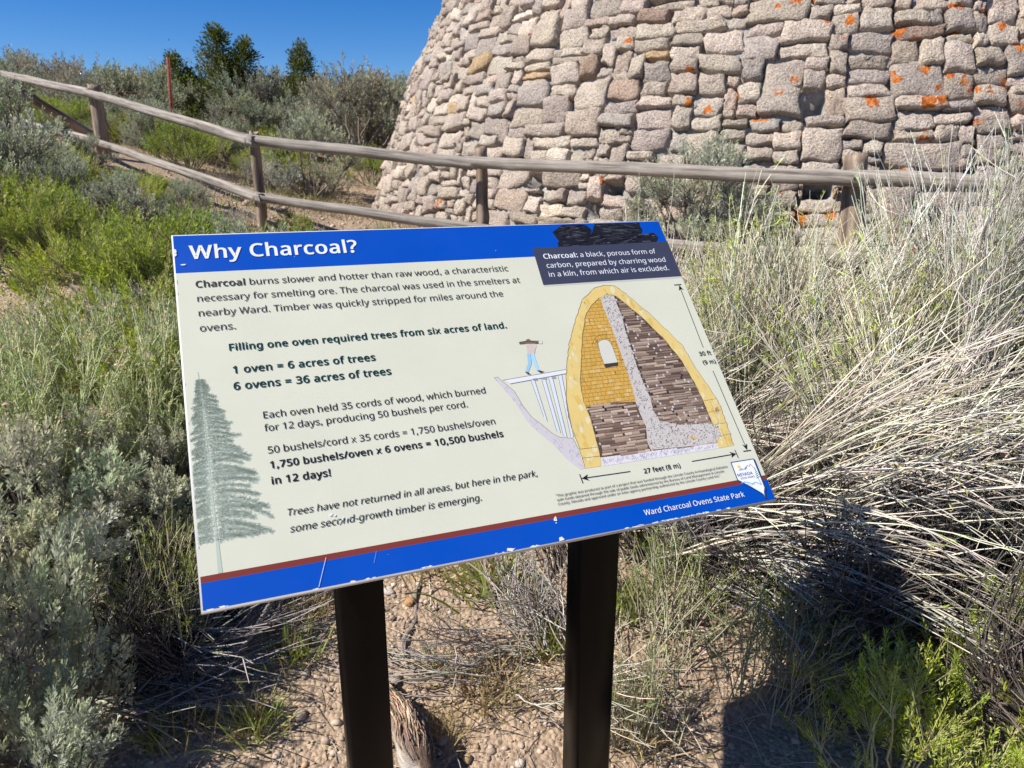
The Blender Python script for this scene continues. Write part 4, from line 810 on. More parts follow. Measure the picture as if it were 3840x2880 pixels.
for x, y in zip(xs[ok], ys[ok]):
    a = rg.normal(.9, .9); l = rg.uniform(2.5, 6.5); k = rg.choice([.07, .28, .50, .60], p=[.25, .20, .30, .25]); stroke(acc, (x, y), (x + math.cos(a) * l, y + math.sin(a) * l), rg.uniform(.5, 1.1), 3.35 + rg.random() * .2, (k, k * .95, k * .90))
for _ in range(14):
    a = rg.uniform(.2, 2.9); stroke(acc, (800, 130), (800 + 9 * math.cos(a), 130 + 8 * math.sin(a)), .8, 3.7, (.66, .42, .10))
arch = np.array(G['arch'], float); win = np.array(G['window'], float)
poly(acc, win, 3.0, (.58, .575, .50)); pline(acc, np.vstack([win, win[:1]]), .6, 3.1, LN); pline(acc, jag(dens(arch, 3), .3), .5, 3.1, (.34, .17, .03))
for k in range(9):
    t = k / 8 * math.pi; stroke(acc, (695 + 15.5 * math.cos(t), 328 + 14 * math.sin(t)), (695 + 23 * math.cos(t), 328 + 25 * math.sin(t)), .42, 3.1, (.34, .17, .03))
poly(acc, G['sill'], 3.2, (.05, .04, .035))
# ground hatching, trestle, worker
hill = np.array(G['hill'], float); floor = np.array(G['floor'], float); LAV = (.50, .47, .53)
poly(acc, floor, 1.5, (.64, .62, .64)); poly(acc, hill, 1.5, (.54, .51, .52))
for reg, nn in ((hill, 520), (floor, 420)):
    x0, x1, y0, y1 = reg[:, 0].min(), reg[:, 0].max(), reg[:, 1].min(), reg[:, 1].max()
    for _ in range(nn):
        x, y = rg.uniform(x0, x1), rg.uniform(y0, y1); a = rg.choice([.8, 2.2]) + rg.normal(0, .15); e = (x + 6 * math.cos(a), y + 6 * math.sin(a))
        if inside(reg, [x, e[0]], [y, e[1]]).all(): stroke(acc, (x, y), e, .45, 1.8, (.30, .27, .36))
pline(acc, jag(hill[:12], .6), .6, 2, LN)
bp_ = G['bpost']
for k in range(4):
    Q_ = bp_[4 * k:4 * k + 4]; poly(acc, Q_, 2.0, (.60, .64, .70)); stroke(acc, Q_[0], Q_[3], .7, 2.2, (.12, .11, .12)); stroke(acc, Q_[1], Q_[2], .7, 2.2, (.12, .11, .12))
poly(acc, [(490, 284), (606, 291), (604, 284), (499, 276)], 2.4, (.66, .68, .70)); stroke(acc, (488, 284), (606, 291.5), .9, 2.6, (.12, .1, .1)); stroke(acc, (499, 276), (603, 283.6), .9, 2.6, (.12, .1, .1))
for k in range(3): poly(acc, rect(541 + k * 17, 276.5, 549 + k * 17, 281), 2.5, (.30, .30, .34))
for nm, cc in (('leg1', (.28, .50, .66)), ('leg2', (.36, .60, .76)), ('torso', (.62, .52, .47)), ('head', (.20, .13, .08)), ('log', (.11, .085, .065))): poly(acc, G[nm], 2.8 + .1 * ('log' == nm), cc)
B_ = G['boots']; poly(acc, B_[:4], 3, (.06, .04, .03)); poly(acc, B_[4:], 3, (.06, .04, .03))
poly(acc, [(572, 352), (578.5, 352), (577.6, 346.5), (571, 347)], 3.1, (.66, .62, .56)); stroke(acc, (540, 351.5), (570, 351), .7, 3.1, (.26, .2, .15))
for k in range(6): stroke(acc, (547 + k * 2.4, 330), (548 + k * 2.6, 349), .4, 3, (.36, .26, .24))
# dimension arrows
K_ = INK['black']
for a, b, w in (((887.5, 449.5), (904, 449.7), 1.6), ((898.2, 447), (894.2, 307), 1.1), ((894.3, 257), (896.6, 98), 1.1), ((888, 95.4), (904.3, 95), 1.6),
                ((571.3, 102), (572.2, 86.3), 1.5), ((573, 94.4), (661, 92.8), 1.3), ((780.4, 92.6), (871, 93.2), 1.3), ((872.2, 100.3), (872.9, 85.2), 1.5)): stroke(acc, a, b, w, 4, K_)
for tip, d in (((898.4, 448.2), (-.03, 1)), ((896.6, 96.4), (.01, -1)), ((573, 94.4), (-1, .02)), ((871.4, 93.2), (1, 0))):
    d = np.array(d); n_ = np.array([-d[1], d[0]]); t_ = np.array(tip)
    poly(acc, [t_, t_ - d * 12 + n_ * 5.5, t_ - d * 8, t_ - d * 12 - n_ * 5.5], 4.2, K_)
part('kiln_drawing', acc)

# park badge
acc = Acc(); LG = np.array(G['logo'], float); ctr = LG.mean(0)
poly(acc, LG + [1.6, -1.6], 6.4, (.03, .05, .12)); poly(acc, LG, 6.8, (.02, .07, .22)); poly(acc, [(855.3, 78.0), (900.7, 77.7), (900.0, 42.5), (899.6, 25.2), (895.6, 19.4), (892.6, 10.5), (893, 14), (890.2, 17.6), (874, 31.8), (854.6, 47)], 7.1, (.76, .77, .78))
aa = np.arange(16) * math.pi / 8
poly(acc, np.column_stack([866.5 + np.cos(aa) * np.where(np.arange(16) % 2, 2.3, 4.3), 69 + np.sin(aa) * np.where(np.arange(16) % 2, 2.3, 4.3)]), 7.4, (.80, .52, .05))
poly(acc, [(862, 62), (869, 66.5), (874, 63.5), (880, 68), (886, 62.5)], 7.5, (.30, .36, .60)); poly(acc, [(879, 62), (886, 70), (893.5, 61.5)], 7.6, (.78, .78, .80))
pline(acc, [(876.5, 62), (884, 69.5), (887, 66), (890.5, 71), (896, 61)], .8, 7.8, (.14, .05, .04))
for k in range(6):
    y = 62 - k * 3.3; w_ = 1.2 + k * .75; stroke(acc, (896.3 - w_, y - 1.6), (896.6 + w_ * .5, y + .6), 1.3, 7.9, (.0, .20, .11))
stroke(acc, (895.4, 46), (896, 32), .8, 7.7, (.12, .06, .04))
pline(acc, [(858, 40), (866, 41), (873, 38.5), (879, 35.5), (886, 37.5), (893, 33.5), (897, 31)], 1.7, 7.7, (.15, .40, .66)); pline(acc, [(868, 37), (876, 33.5), (884, 34.5)], .8, 7.7, (.15, .40, .66))
INK['navy'] = (.015, .05, .19)
text_line(acc, 'NEVADA', 'b', 'navy', 857, 51.8, 888.5, 8); text_line(acc, 'STATE PARKS', 'b', 'navy', 860.5, 46.2, 889.5, 8)
part('park_badge', acc)

# steel posts
m, nt, p = new_mat('dark_brown_powder_coat'); n1 = noise_tex(nt, 180, 2, .5); n2 = noise_tex(nt, 3, 4, .6)
r2 = ramp(nt, n2.outputs['Fac'], [(.35, (.0022, .0018, .0017)), (.7, (.0045, .0035, .0032))]); nt.links.new(r2.outputs[0], p.inputs['Base Color'])
p.inputs['Roughness'].default_value = .30; p.inputs['Specular IOR Level'].default_value = .10; bump(nt, p, n1.outputs['Fac'], .08, .001); M_PAINT = m
PW_ = .0755
yb = -.0
for kx, fx in enumerate((POST_X0, POST_X1)):
    acc = Acc(); lx = fx - SW / 2
    # top follows the board's back: local y is along the ground normal of the board
    y0, y1 = POST_Y - PW_ / 2, POST_Y + PW_ / 2
    ztop = lambda y: (BL.z - sign.location.z) + (y + .20 - STH * math.sin(STILT)) * math.tan(STILT) - (STH * math.cos(STILT)) - .001
    zb = -.30; b = .005
    ring = []
    for (x, y) in ((lx - PW_ / 2 + b, y0), (lx + PW_ / 2 - b, y0), (lx + PW_ / 2, y0 + b), (lx + PW_ / 2, y1 - b), (lx + PW_ / 2 - b, y1), (lx - PW_ / 2 + b, y1), (lx - PW_ / 2, y1 - b), (lx - PW_ / 2, y0 + b)): ring.append((x, y))
    V = [(x, y, zb) for x, y in ring] + [(x, y, ztop(y)) for x, y in ring]; L = list(range(7, -1, -1)) + list(range(8, 16)); S = [8, 8]
    for j in range(8): L += [j, (j + 1) % 8, 8 + (j + 1) % 8, 8 + j]; S.append(4)
    acc.add(V, L, S, (.02, .02, .02)); link('post', acc.mesh('post'), sign, [M_PAINT])

# ------------------------------------------------------------------ plants: one builder per habit, each gives (stems mesh, foliage mesh)
UP = np.array([0, 0, 1.0])
def curves(base, tip, k, bend, rng, wob=.0):
    """n polylines base->tip with a common style of bend"""
    n = len(base); t = np.linspace(0, 1, k)[None, :, None]
    mid = (base + tip) / 2 + bend
    P = base[:, None] * (1 - t) ** 2 + 2 * mid[:, None] * t * (1 - t) + tip[:, None] * t ** 2
    if wob: P[:, 1:-1] += rng.normal(0, wob, (n, k - 2, 3))
    return P
def dome(n, rng, lo=.05):
    z = rng.uniform(lo, 1, n); a = rng.uniform(0, 6.283, n); r = np.sqrt(1 - z * z)
    return np.stack([r * np.cos(a), r * np.sin(a), z], -1)

def sage(seed, h=1.0, r=.8, lobes=16, sprays=20, nleaf=22, leaf=.05, wid=.35, tmpl=WEDGE, col=(.21, .24, .175), stemcol=(.20, .17, .145), lobe_r=.27, spray_len=.15, dead=.08, trunk=.018, col2=None, mix=.3, up=.75, low=.08):
    rg = np.random.default_rng(seed); A = Acc(); B = Acc()
    d = dome(lobes, rg, low); rad = rg.uniform(.62, 1.0, lobes)
    ctr = d * rad[:, None] * np.array([r, r, h * .86]) ; ctr[:, 2] += h * .06
    base = np.column_stack([rg.normal(0, .07 * r, lobes), rg.normal(0, .07 * r, lobes), np.full(lobes, -.06)])
    tubes(A, curves(base, ctr, 9, np.column_stack([rg.normal(0, .08 * r, (lobes, 2)), rg.uniform(-.10, .02, lobes) * h]), rg, .012 * r), np.linspace(trunk, trunk * .3, 9)[None], vary(stemcol, lobes, rg, .15, .04), 5)
    n = lobes * sprays; li = np.repeat(np.arange(lobes), sprays)
    o = rg.normal(size=(n, 3)); o = unit(o) * (rg.random((n, 1)) ** .45); o[:, 2] = o[:, 2] * .75 + .12
    lr = lobe_r * rg.uniform(.7, 1.25, lobes) * r
    sp = ctr[li] + o * lr[li][:, None]; sp[:, 2] = np.maximum(sp[:, 2], .03 * h)
    sd = unit(.55 * unit(sp * np.array([1, 1, .6])) + up * UP + .30 * o + rg.normal(0, .18, (n, 3)))
    L = spray_len * rg.uniform(.6, 1.3, n)
    tip = sp + sd * L[:, None]
    tubes(A, curves(ctr[li] - sd * .3 * lr[li][:, None], tip, 5, rg.normal(0, .03 * r, (n, 3)), rg), np.linspace(trunk * .24, trunk * .07, 5)[None], vary(stemcol, n, rg, .2, .05), 3)
    live = rg.random(n) > dead; ls = np.repeat(np.where(live)[0], nleaf); m_ = len(ls)
    t = (np.tile((np.arange(nleaf) + .5) / nleaf, live.sum())) ** .8
    ax = sd[ls]; q = rg.normal(size=(m_, 3)); side = unit(q - ax * (q * ax).sum(1, keepdims=True))
    P = sp[ls] + ax * (L[ls] * t)[:, None] * 1.0 + side * .003
    ang = rg.uniform(.45, 1.05, m_) * (1.15 - .6 * t)
    D = ax * np.cos(ang)[:, None] + side * np.sin(ang)[:, None]
    ll = leaf * rg.uniform(.6, 1.2, m_) * (1.05 - .35 * t)
    tint = vary(col, lobes, rg, .10, .05)[li]
    if col2 is not None: tint = np.where(rg.random((n, 1)) < mix, vary(col2, n, rg, .12, .05), tint)
    tint = tint[ls]; cc = tint * vary((1, 1, 1), m_, rg, .13, .03)
    young = (t > .75)[:, None]; cc = np.where(young, cc * np.array([1.08, 1.12, .95]), cc)
    leaves(B, P, D, ll, ll * wid / .72, tmpl, np.clip(cc, 0, .6), rg)
    return A.mesh('branches'), B.mesh('foliage')

def brush(seed, h=.5, r=.3, crowns=7, stems=150, nleaf=24, leaf=.035, wid=.07, col=(.15, .21, .035), stemcol=(.26, .26, .12), lean=(0, 0), bare=.35, spread=.5, heads=0, headcol=(.62, .49, .33), srad=.0022, dead=.0):
    """broom-like shrub: many thin erect stems with narrow leaves on their upper part"""
    rg = np.random.default_rng(seed); A = Acc(); B = Acc()
    cc = np.column_stack([rg.normal(0, .38 * r, (crowns, 2)), np.full(crowns, -.03)]); ci = rg.integers(0, crowns, stems)
    base = cc[ci] + np.column_stack([rg.normal(0, .045 * r / .3, (stems, 2)), np.zeros(stems)])
    out = np.column_stack([cc[ci][:, :2] * 1.1 / max(r, .01) * .4 + rg.normal(0, spread * .5, (stems, 2)) + np.array(lean), np.ones(stems)])
    L = h * rg.uniform(.62, 1.08, stems); d = unit(out); tip = base + d * L[:, None]
    k = 7; P = curves(base, tip, k, np.column_stack([-d[:, :2] * .10 * h, np.full(stems, .06 * h)]) + rg.normal(0, .02 * h, (stems, 3)), rg, .004 * h)
    tubes(A, P, (np.linspace(1.5, .55, k) * srad)[None], vary(stemcol, stems, rg, .2, .05), 3)
    # side twigs
    ns = 3; si = np.repeat(np.arange(stems), ns); tb = rg.uniform(.35, .85, len(si)); f = tb * (k - 1); i0 = f.astype(int); fr = (f - i0)[:, None]
    pb = P[si, i0] * (1 - fr) + P[si, np.minimum(i0 + 1, k - 1)] * fr
    td = unit(d[si] + rg.normal(0, .33, (len(si), 3)) * np.array([1, 1, .5])); tl = L[si] * (1 - tb) * rg.uniform(.6, 1.1, len(si)); tt = pb + td * tl[:, None]
    P2 = curves(pb, tt, 4, rg.normal(0, .01, (len(si), 3)), rg)
    tubes(A, P2, (np.linspace(.8, .4, 4) * srad)[None], vary(stemcol, len(si), rg, .2, .05), 3)
    # leaves on stems and twigs
    def put(Pl, nl, sel, t0):
        n = len(sel); s_ = np.repeat(sel, nl); t = t0 + (1 - t0) * rg.random(len(s_)) ** .8; kk = Pl.shape[1] - 1; f = t * kk; i = np.minimum(f.astype(int), kk - 1); fr = (f - i)[:, None]
        p = Pl[s_, i] * (1 - fr) + Pl[s_, i + 1] * fr; ax = unit(Pl[s_, i + 1] - Pl[s_, i]); q = rg.normal(size=(len(s_), 3)); sd = unit(q - ax * (q * ax).sum(1, keepdims=True))
        an = rg.uniform(.25, .9, len(s_)); D = ax * np.cos(an)[:, None] + sd * np.sin(an)[:, None]
        ll = leaf * rg.uniform(.55, 1.25, len(s_)); tint = vary(col, len(Pl), rg, .14, .07)[s_]
        leaves(B, p, D, ll, ll * wid * 1.0, LIN, np.clip(tint * vary((1, 1, 1), len(s_), rg, .12, .04), 0, .6), rg)
    lv = np.where(rg.random(stems) >= dead)[0]
    put(P, nleaf, lv, bare); put(P2, max(4, nleaf // 2), np.where(np.isin(si, lv))[0], .15)
    if heads:
        hi = rg.choice(stems, min(heads, stems), replace=False)
        for _ in range(1):
            nb = 16; s_ = np.repeat(hi, nb); o = rg.normal(0, .013, (len(s_), 3)) * np.array([1.2, 1.2, .45]); p = tip[s_] + o
            leaves(B, p, unit(rg.normal(size=(len(s_), 3)) + UP), .011 * rg.uniform(.6, 1.3, len(s_)), .007, LIN, vary(headcol, len(s_), rg, .2, .05), rg)
    return A.mesh('stems'), B.mesh('foliage')

def fountain(seed, n=1600, L=(.6, 1.2), az=(0, 6.283), rise=(.25, .9), droop=.55, base_r=.18, col=(.61, .565, .45), rad=.0024, k=9, nleaf=5, leafcol=(.42, .47, .11), leaf=.03, twigs=2, greens=.35, squash=1.0, fav=None):
    """a mound of long pale arching stems, some still carrying narrow leaves"""
    rg = np.random.default_rng(seed); A = Acc(); B = Acc()
    nb = max(8, n // 26); bi = rg.integers(0, nb, n)
    ba = rg.uniform(az[0], az[1], nb)
    if fav is not None: ba = np.where(rg.random(nb) < fav[2], rg.uniform(fav[0], fav[1], nb), ba)
    be = rg.uniform(rise[0], rise[1], nb) * 1.4; bl = rg.uniform(*L, nb)
    a = ba[bi] + rg.normal(0, .13, n); el = be[bi] + rg.normal(0, .09, n); ll = bl[bi] * rg.uniform(.75, 1.12, n)
    bb = rg.normal(0, base_r, (nb, 2)); base = np.column_stack([bb[bi] + rg.normal(0, .035, (n, 2)), rg.uniform(-.03, .06, n)])
    d = np.stack([np.cos(a) * np.cos(el), np.sin(a) * np.cos(el) * squash, np.sin(el)], -1)
    d = unit(d + rg.normal(0, .03, (n, 3))); t = np.linspace(0, 1, k)
    P = base[:, None] + d[:, None] * (ll[:, None, None] * t[None, :, None])
    hz = unit(d * np.array([1, 1, 0]))
    P[..., 2] -= (droop * ll * np.cos(el) * rg.uniform(.5, 1.3, nb)[bi])[:, None] * t[None] ** 2.2
    P[..., :2] += (rg.normal(0, .06, (nb, 1, 2))[bi] * ll[:, None, None]) * np.sin(t * 3.1)[None, :, None] + np.cumsum(rg.normal(0, .0055, (n, k, 2)), 1)
    P[..., 2] = np.maximum(P[..., 2], .01 + .0 * P[..., 2])
    cs = vary(col, n, rg, .26, .05); dk = rg.random(n) < .22; cs[dk] *= np.array([.42, .40, .38])
    tubes(A, P, (np.linspace(1.35, .5, k)[None] * rad * rg.uniform(.6, 1.3, (n, 1))), cs, 3)
    si = np.repeat(np.arange(n), twigs); f = rg.uniform(.35, .92, len(si)) * (k - 1); i0 = np.minimum(f.astype(int), k - 2); fr = (f - i0)[:, None]
    pb = P[si, i0] * (1 - fr) + P[si, i0 + 1] * fr; ax = unit(P[si, i0 + 1] - P[si, i0])
    td = unit(ax + rg.normal(0, .35, (len(si), 3)) + .1 * UP); tl = rg.uniform(.06, .20, len(si)); tt = pb + td * tl[:, None]
    P2 = curves(pb, tt, 4, rg.normal(0, .008, (len(si), 3)), rg)
    tubes(A, P2, np.linspace(.8, .4, 4)[None] * rad, cs[si] * 1.04, 3)
    g = np.where(rg.random(len(si)) < greens)[0]
    clump = np.sin(P2[g, 0, 0] * 5 + seed) * np.sin(P2[g, 0, 1] * 6 + 2) * np.sin(P2[g, 0, 2] * 7 + 1) > -.05
    g = g[clump]
    s_ = np.repeat(g, nleaf); t_ = rg.random(len(s_)); f = t_ * 3; i = np.minimum(f.astype(int), 2); fr = (f - i)[:, None]
    p = P2[s_, i] * (1 - fr) + P2[s_, i + 1] * fr; q = rg.normal(size=(len(s_), 3))
    leaves(B, p, unit(td[s_] + q * .45), leaf * rg.uniform(.6, 1.2, len(s_)), .0038, LIN, vary(leafcol, len(s_), rg, .2, .08), rg)
    return A.mesh('stems'), B.mesh('foliage')

def tuft(seed, n=120, h=.16, r=.04, col=(.15, .19, .05), dry=.3, drycol=(.42, .33, .17), wid=.0022, spread=.5):
    rg = np.random.default_rng(seed); A = Acc(); k = 5; t = np.linspace(0, 1, k)
    base = np.column_stack([rg.normal(0, r, (n, 2)), np.full(n, -.01)]); d = unit(np.column_stack([rg.normal(0, spread, (n, 2)) + base[:, :2] / (r + .01) * .15, np.ones(n)])); L = h * rg.uniform(.45, 1.15, n)
    P = base[:, None] + d[:, None] * (L[:, None, None] * t[None, :, None]); P[..., 2] -= (L * rg.uniform(0, .35, n))[:, None] * t ** 2.5
    side = unit(np.cross(d, rg.normal(size=(n, 3)))); w_ = wid * np.array([1, 1, .85, .55, .05])
    V = np.stack([P - side[:, None] * w_[None, :, None], P + side[:, None] * w_[None, :, None]], 2)
    i = np.arange(n * k * 2).reshape(n, k, 2); q = np.stack([i[:, :-1, 0], i[:, :-1, 1], i[:, 1:, 1], i[:, 1:, 0]], -1).reshape(-1, 4)
    c = vary(col, n, rg, .2, .07); m_ = rg.random(n) < dry; c[m_] = vary(drycol, m_.sum(), rg, .2, .05)
    A.add(V.reshape(-1, 3), q.ravel(), np.full(len(q), 4), np.repeat(c, k * 2, 0)); return A.mesh('blades')

def conifer(seed, spires, clumps=70, sprays=26, leaf=.055, col=(.125, .15, .030)):
    """juniper: stubby upswept tufts round one or more leaders; spires = (x, y, base z, top z, radius)"""
    rg = np.random.default_rng(seed); A = Acc(); B = Acc()
    for (x, y, z0, z1, r) in spires:
        tubes(A, curves(np.array([[0, 0, -.2]]), np.array([[x, y, z1 * .97]]), 9, np.array([[x * .35, y * .35, 0]]), rg), np.linspace(.07, .012, 9)[None], (.13, .095, .07), 6)
        n = int(clumps * (z1 - z0)); t = rg.random(n) ** 1.15; prof = np.interp(t, [0, .15, .5, .8, 1], [.75, 1, .78, .42, .06]); a = rg.uniform(0, 6.28, n); rr_ = r * prof * rg.uniform(.25, 1.05, n)
        c = np.column_stack([x * (.35 + .65 * t) + rr_ * np.cos(a), y * (.35 + .65 * t) + rr_ * np.sin(a), z0 + (z1 - z0) * t])
        tubes(A, curves(np.column_stack([x * (.35 + .65 * t), y * (.35 + .65 * t), c[:, 2] - .12]), c, 3, np.zeros((n, 3)), rg), np.array([[.012, .009, .005]]), (.12, .09, .065), 3)
        s_ = np.repeat(np.arange(n), sprays); o = unit(rg.normal(size=(len(s_), 3))) * rg.random((len(s_), 1)) ** .5 * .13 * (r / .4) ** .5
        outd = unit(np.column_stack([np.cos(a), np.sin(a), np.full(n, .9)]))[s_]
        p = c[s_] + o; D = unit(outd + o * 5 + rg.normal(0, .3, (len(s_), 3)))
        cc = vary(col, n, rg, .22, .08)[s_] * vary((1, 1, 1), len(s_), rg, .18, .05)
        ln = leaf * rg.uniform(.6, 1.3, len(s_)); leaves(B, p, D, ln, ln * .45, LIN, cc, rg)
    return A.mesh('trunk'), B.mesh('crown')

def plant(name, meshes, x, y, rz=0, sc=1.0, dz=0.0):
    e = empty(name, (x, y, gzf(x, y) + dz), rz, sc)
    for me in meshes:
        if len(me.vertices):
            if not me.materials: me.materials.append(M_STEM if me.name.split('.')[0] in ('branches', 'stems', 'trunk') else M_LEAF)
            o = bpy.data.objects.new(me.name.split('.')[0], me); COL.objects.link(o); o.parent = e
    return e
def put(proto, x, y, rz, sc, dz=0.0):
    c = copy_tree(proto); c.location = (x, y, gzf(x, y) + dz); c.rotation_euler = (0, 0, rz)
    c.scale = (sc, sc, sc) if not hasattr(sc, '__len__') else sc
    return c
def spot(px, py, Y): v = pix(px, py, Y); return v.x, Y
RD = random.Random(77)

# --- the hill behind: sagebrush thicket
far_sage = [sage(100 + k, 1.0, .85, 22, 24, 18, .062, .30, col=c_, dead=.10, spray_len=.17) for k, c_ in enumerate([(.36, .365, .255), (.34, .355, .26), (.40, .39, .29), (.30, .315, .215)])]
grey_bush = sage(120, 1.0, .8, 24, 34, 8, .05, .28, col=(.31, .32, .26), stemcol=(.22, .20, .18), dead=.55, spray_len=.22, trunk=.022)
SAGE_TXT = ['grey green sagebrush in the thicket along the hilltop', 'pale silvery sagebrush on the hill behind the fence', 'full grey sagebrush on the hilltop with dark gaps', 'dull olive grey sagebrush in the hill thicket']
protos = []; used = set()
def hill_sage(x, y, s, k, rz):
    if k not in used:
        e = plant('sagebrush', far_sage[k], x, y, rz, s); protos.append((k, e)); used.add(k)
    else: e = put(dict(protos)[k], x, y, rz, s)
    e['label'] = SAGE_TXT[k]; e['category'] = 'shrub'; e['group'] = 'hilltop sagebrush ' + 'abcd'[k] if False else ['grey green hilltop sagebrush', 'silvery hill sagebrush', 'full grey hill sagebrush', 'olive grey hill sagebrush'][k]
    return e
rows = [(10.4, 1.05, 1.20), (11.5, 1.18, 1.15), (13.2, 1.25, 1.1), (15.2, 1.30, 1.15), (17.4, 1.35, 1.3)]
for ri, (yy, hs, st) in enumerate(rows):
    xmax = yy * -.12; xmin = -yy * .80; x = xmin
    while x < xmax + .3:
        xx = x + RD.uniform(-.25, .25); y_ = yy + RD.uniform(-.45, .45)
        if yy < 13 and min(abs(xx / y_ + .385), abs(xx / y_ + .27)) < .045: x += st * .6; continue
        s = hs * RD.uniform(.80, 1.15) * (1.12 if xx < -99 * yy else 1) * (.88 if xx < -.50 * yy else 1.0)
        if ri == 0 and RD.random() < .30: s *= .72
        lim = np.interp(proj(xx, y_, gzf(xx, y_))[0], [0, 150, 350, 900], [108, 118, 146, 148])
        while proj(xx, y_, gzf(xx, y_) + 1.08 * s)[1] < lim: s *= .96
        hill_sage(xx, y_, (s * 1.1, s * 1.1, s * RD.uniform(.85, 1.05)), RD.randrange(4), RD.uniform(0, 6.28)); x += st * RD.uniform(.75, 1.1)
for k, (px, Y, s) in enumerate([(180, 11.0, .80), (820, 11.6, .80), (300, 12.2, .66), (60, 12.2, .74)]):
    x, _ = spot(px, 260, Y)
    e = plant('bare_shrub', grey_bush, x, Y, k * 1.3, s) if k == 0 else put(gb0, x, Y, k * 1.3, s)
    if k == 0: gb0 = e
    tag(e, ['mostly leafless grey shrub with dark twigs above the second fence post', 'greyish half bare shrub on the hill beside the kiln edge', 'grey half bare shrub left of the rusty stake', 'grey half bare shrub at the far left of the hilltop'][k], 'shrub')
# junipers on the skyline
ju = conifer(140, [(.15, 0, .2, 2.25, .72), (.72, .1, .3, 2.05, .52), (-.78, .0, .3, 1.75, .48), (.3, -.3, .1, 1.3, .95)], 95, 30, .07)
x, _ = spot(462, 200, 11.4); e = plant('juniper_tree', ju, x, 11.4, 0, (.70, .70, .66)); tag(e, 'dark green juniper tree with several pointed tops on the skyline', 'tree')
ju2 = conifer(141, [(0, 0, .2, 2.05, .58)], 120, 28, .066)
x, _ = spot(655, 200, 12.2); e = plant('juniper_tree', ju2, x, 12.2, 1, (.66, .66, .70)); tag(e, 'small single-topped dark juniper tree on the skyline nearer the kiln', 'tree')
ju3 = conifer(142, [(0, 0, .2, 1.05, .55), (.5, 0, .2, .85, .5)], 60, 24, .06)
x, _ = spot(585, 200, 12.0); e = plant('juniper_tree', ju3, x, 12.0, 1, .8); tag(e, 'low rounded dark green juniper between the two pointed junipers', 'tree')

# --- slope between: broomy green shrubs, low sage
mid_g = [sage(160 + k, .50, .40, 24, 24, 24, .028, .15, LIN, col=c_, stemcol=(.27, .25, .16), lobe_r=.30, spray_len=.12, trunk=.009, col2=c2_, mix=.22, up=1.0, dead=.05) for k, (c_, c2_) in enumerate([((.42, .50, .045), (.52, .54, .16)), ((.30, .40, .06), (.40, .47, .08)), ((.47, .50, .12), (.37, .46, .06))])]
GTXT = ['bright yellow green bushy shrub on the slope', 'deep green bushy shrub on the slope', 'pale lime green bushy shrub on the slope']
gp = {}
def slope_green(x, y, s, k, rz, label=None, group=True):
    if k not in gp: e = plant('rabbitbrush', mid_g[k], x, y, rz, s); gp[k] = e
    else: e = put(gp[k], x, y, rz, s)
    e['label'] = label or GTXT[k] + ' left of the sign'; e['category'] = 'shrub'
    if group and not label: e['group'] = ['yellow green slope shrubs', 'deep green slope shrubs', 'lime green slope shrubs'][k]
    elif 'group' in e: del e['group']
    return e
low_sage = [sage(170 + k, .55, .42, 18, 20, 18, .034, .32, col=(.42, .435, .31), lobe_r=.30, spray_len=.09, trunk=.012) for k in range(2)]
e = plant('sagebrush', low_sage[0], *spot(680, 420, 8.1), 0, (1.36, 1.36, 1.5)); tag(e, 'round silvery sagebrush standing alone on the sandy ground left of the kiln', 'shrub')
lone = e
for k, (px, Y, s, lab) in enumerate([(455, 4.15, .62, 'low silvery sagebrush just under the lower rail by the middle fence post'), (25, 6.2, 1.15, 'grey sagebrush at the left edge below the lower rail'), (205, 6.5, .45, 'small grey sagebrush in front of the foot of the second fence post'),
                                      (350, 8.4, .9, 'small grey sagebrush behind the lower rail under the rusty stake'), (400, 5.4, .42, 'small grey sagebrush below the rail left of the middle fence post'), (8, 4.9, 1.2, 'broad grey sagebrush low at the left edge of the slope')]):
    x, _ = spot(px, 420, Y); e = put(lone, x, Y, k * 1.1, s); tag(e, lab, 'shrub')
RD = random.Random(5)
dry_low = brush(176, .42, .30, 7, 120, 12, .030, .07, col=(.42, .40, .22), stemcol=(.46, .43, .36), spread=.6, srad=.0028, dead=.45, bare=.45)
dry0 = None; cnt = {}
SLOPE = [('low silvery sagebrush scattered among the green slope shrubs', 'silvery slope sagebrush'), ('dry grey twiggy shrub scattered among the green slope shrubs', 'dry slope shrubs')]
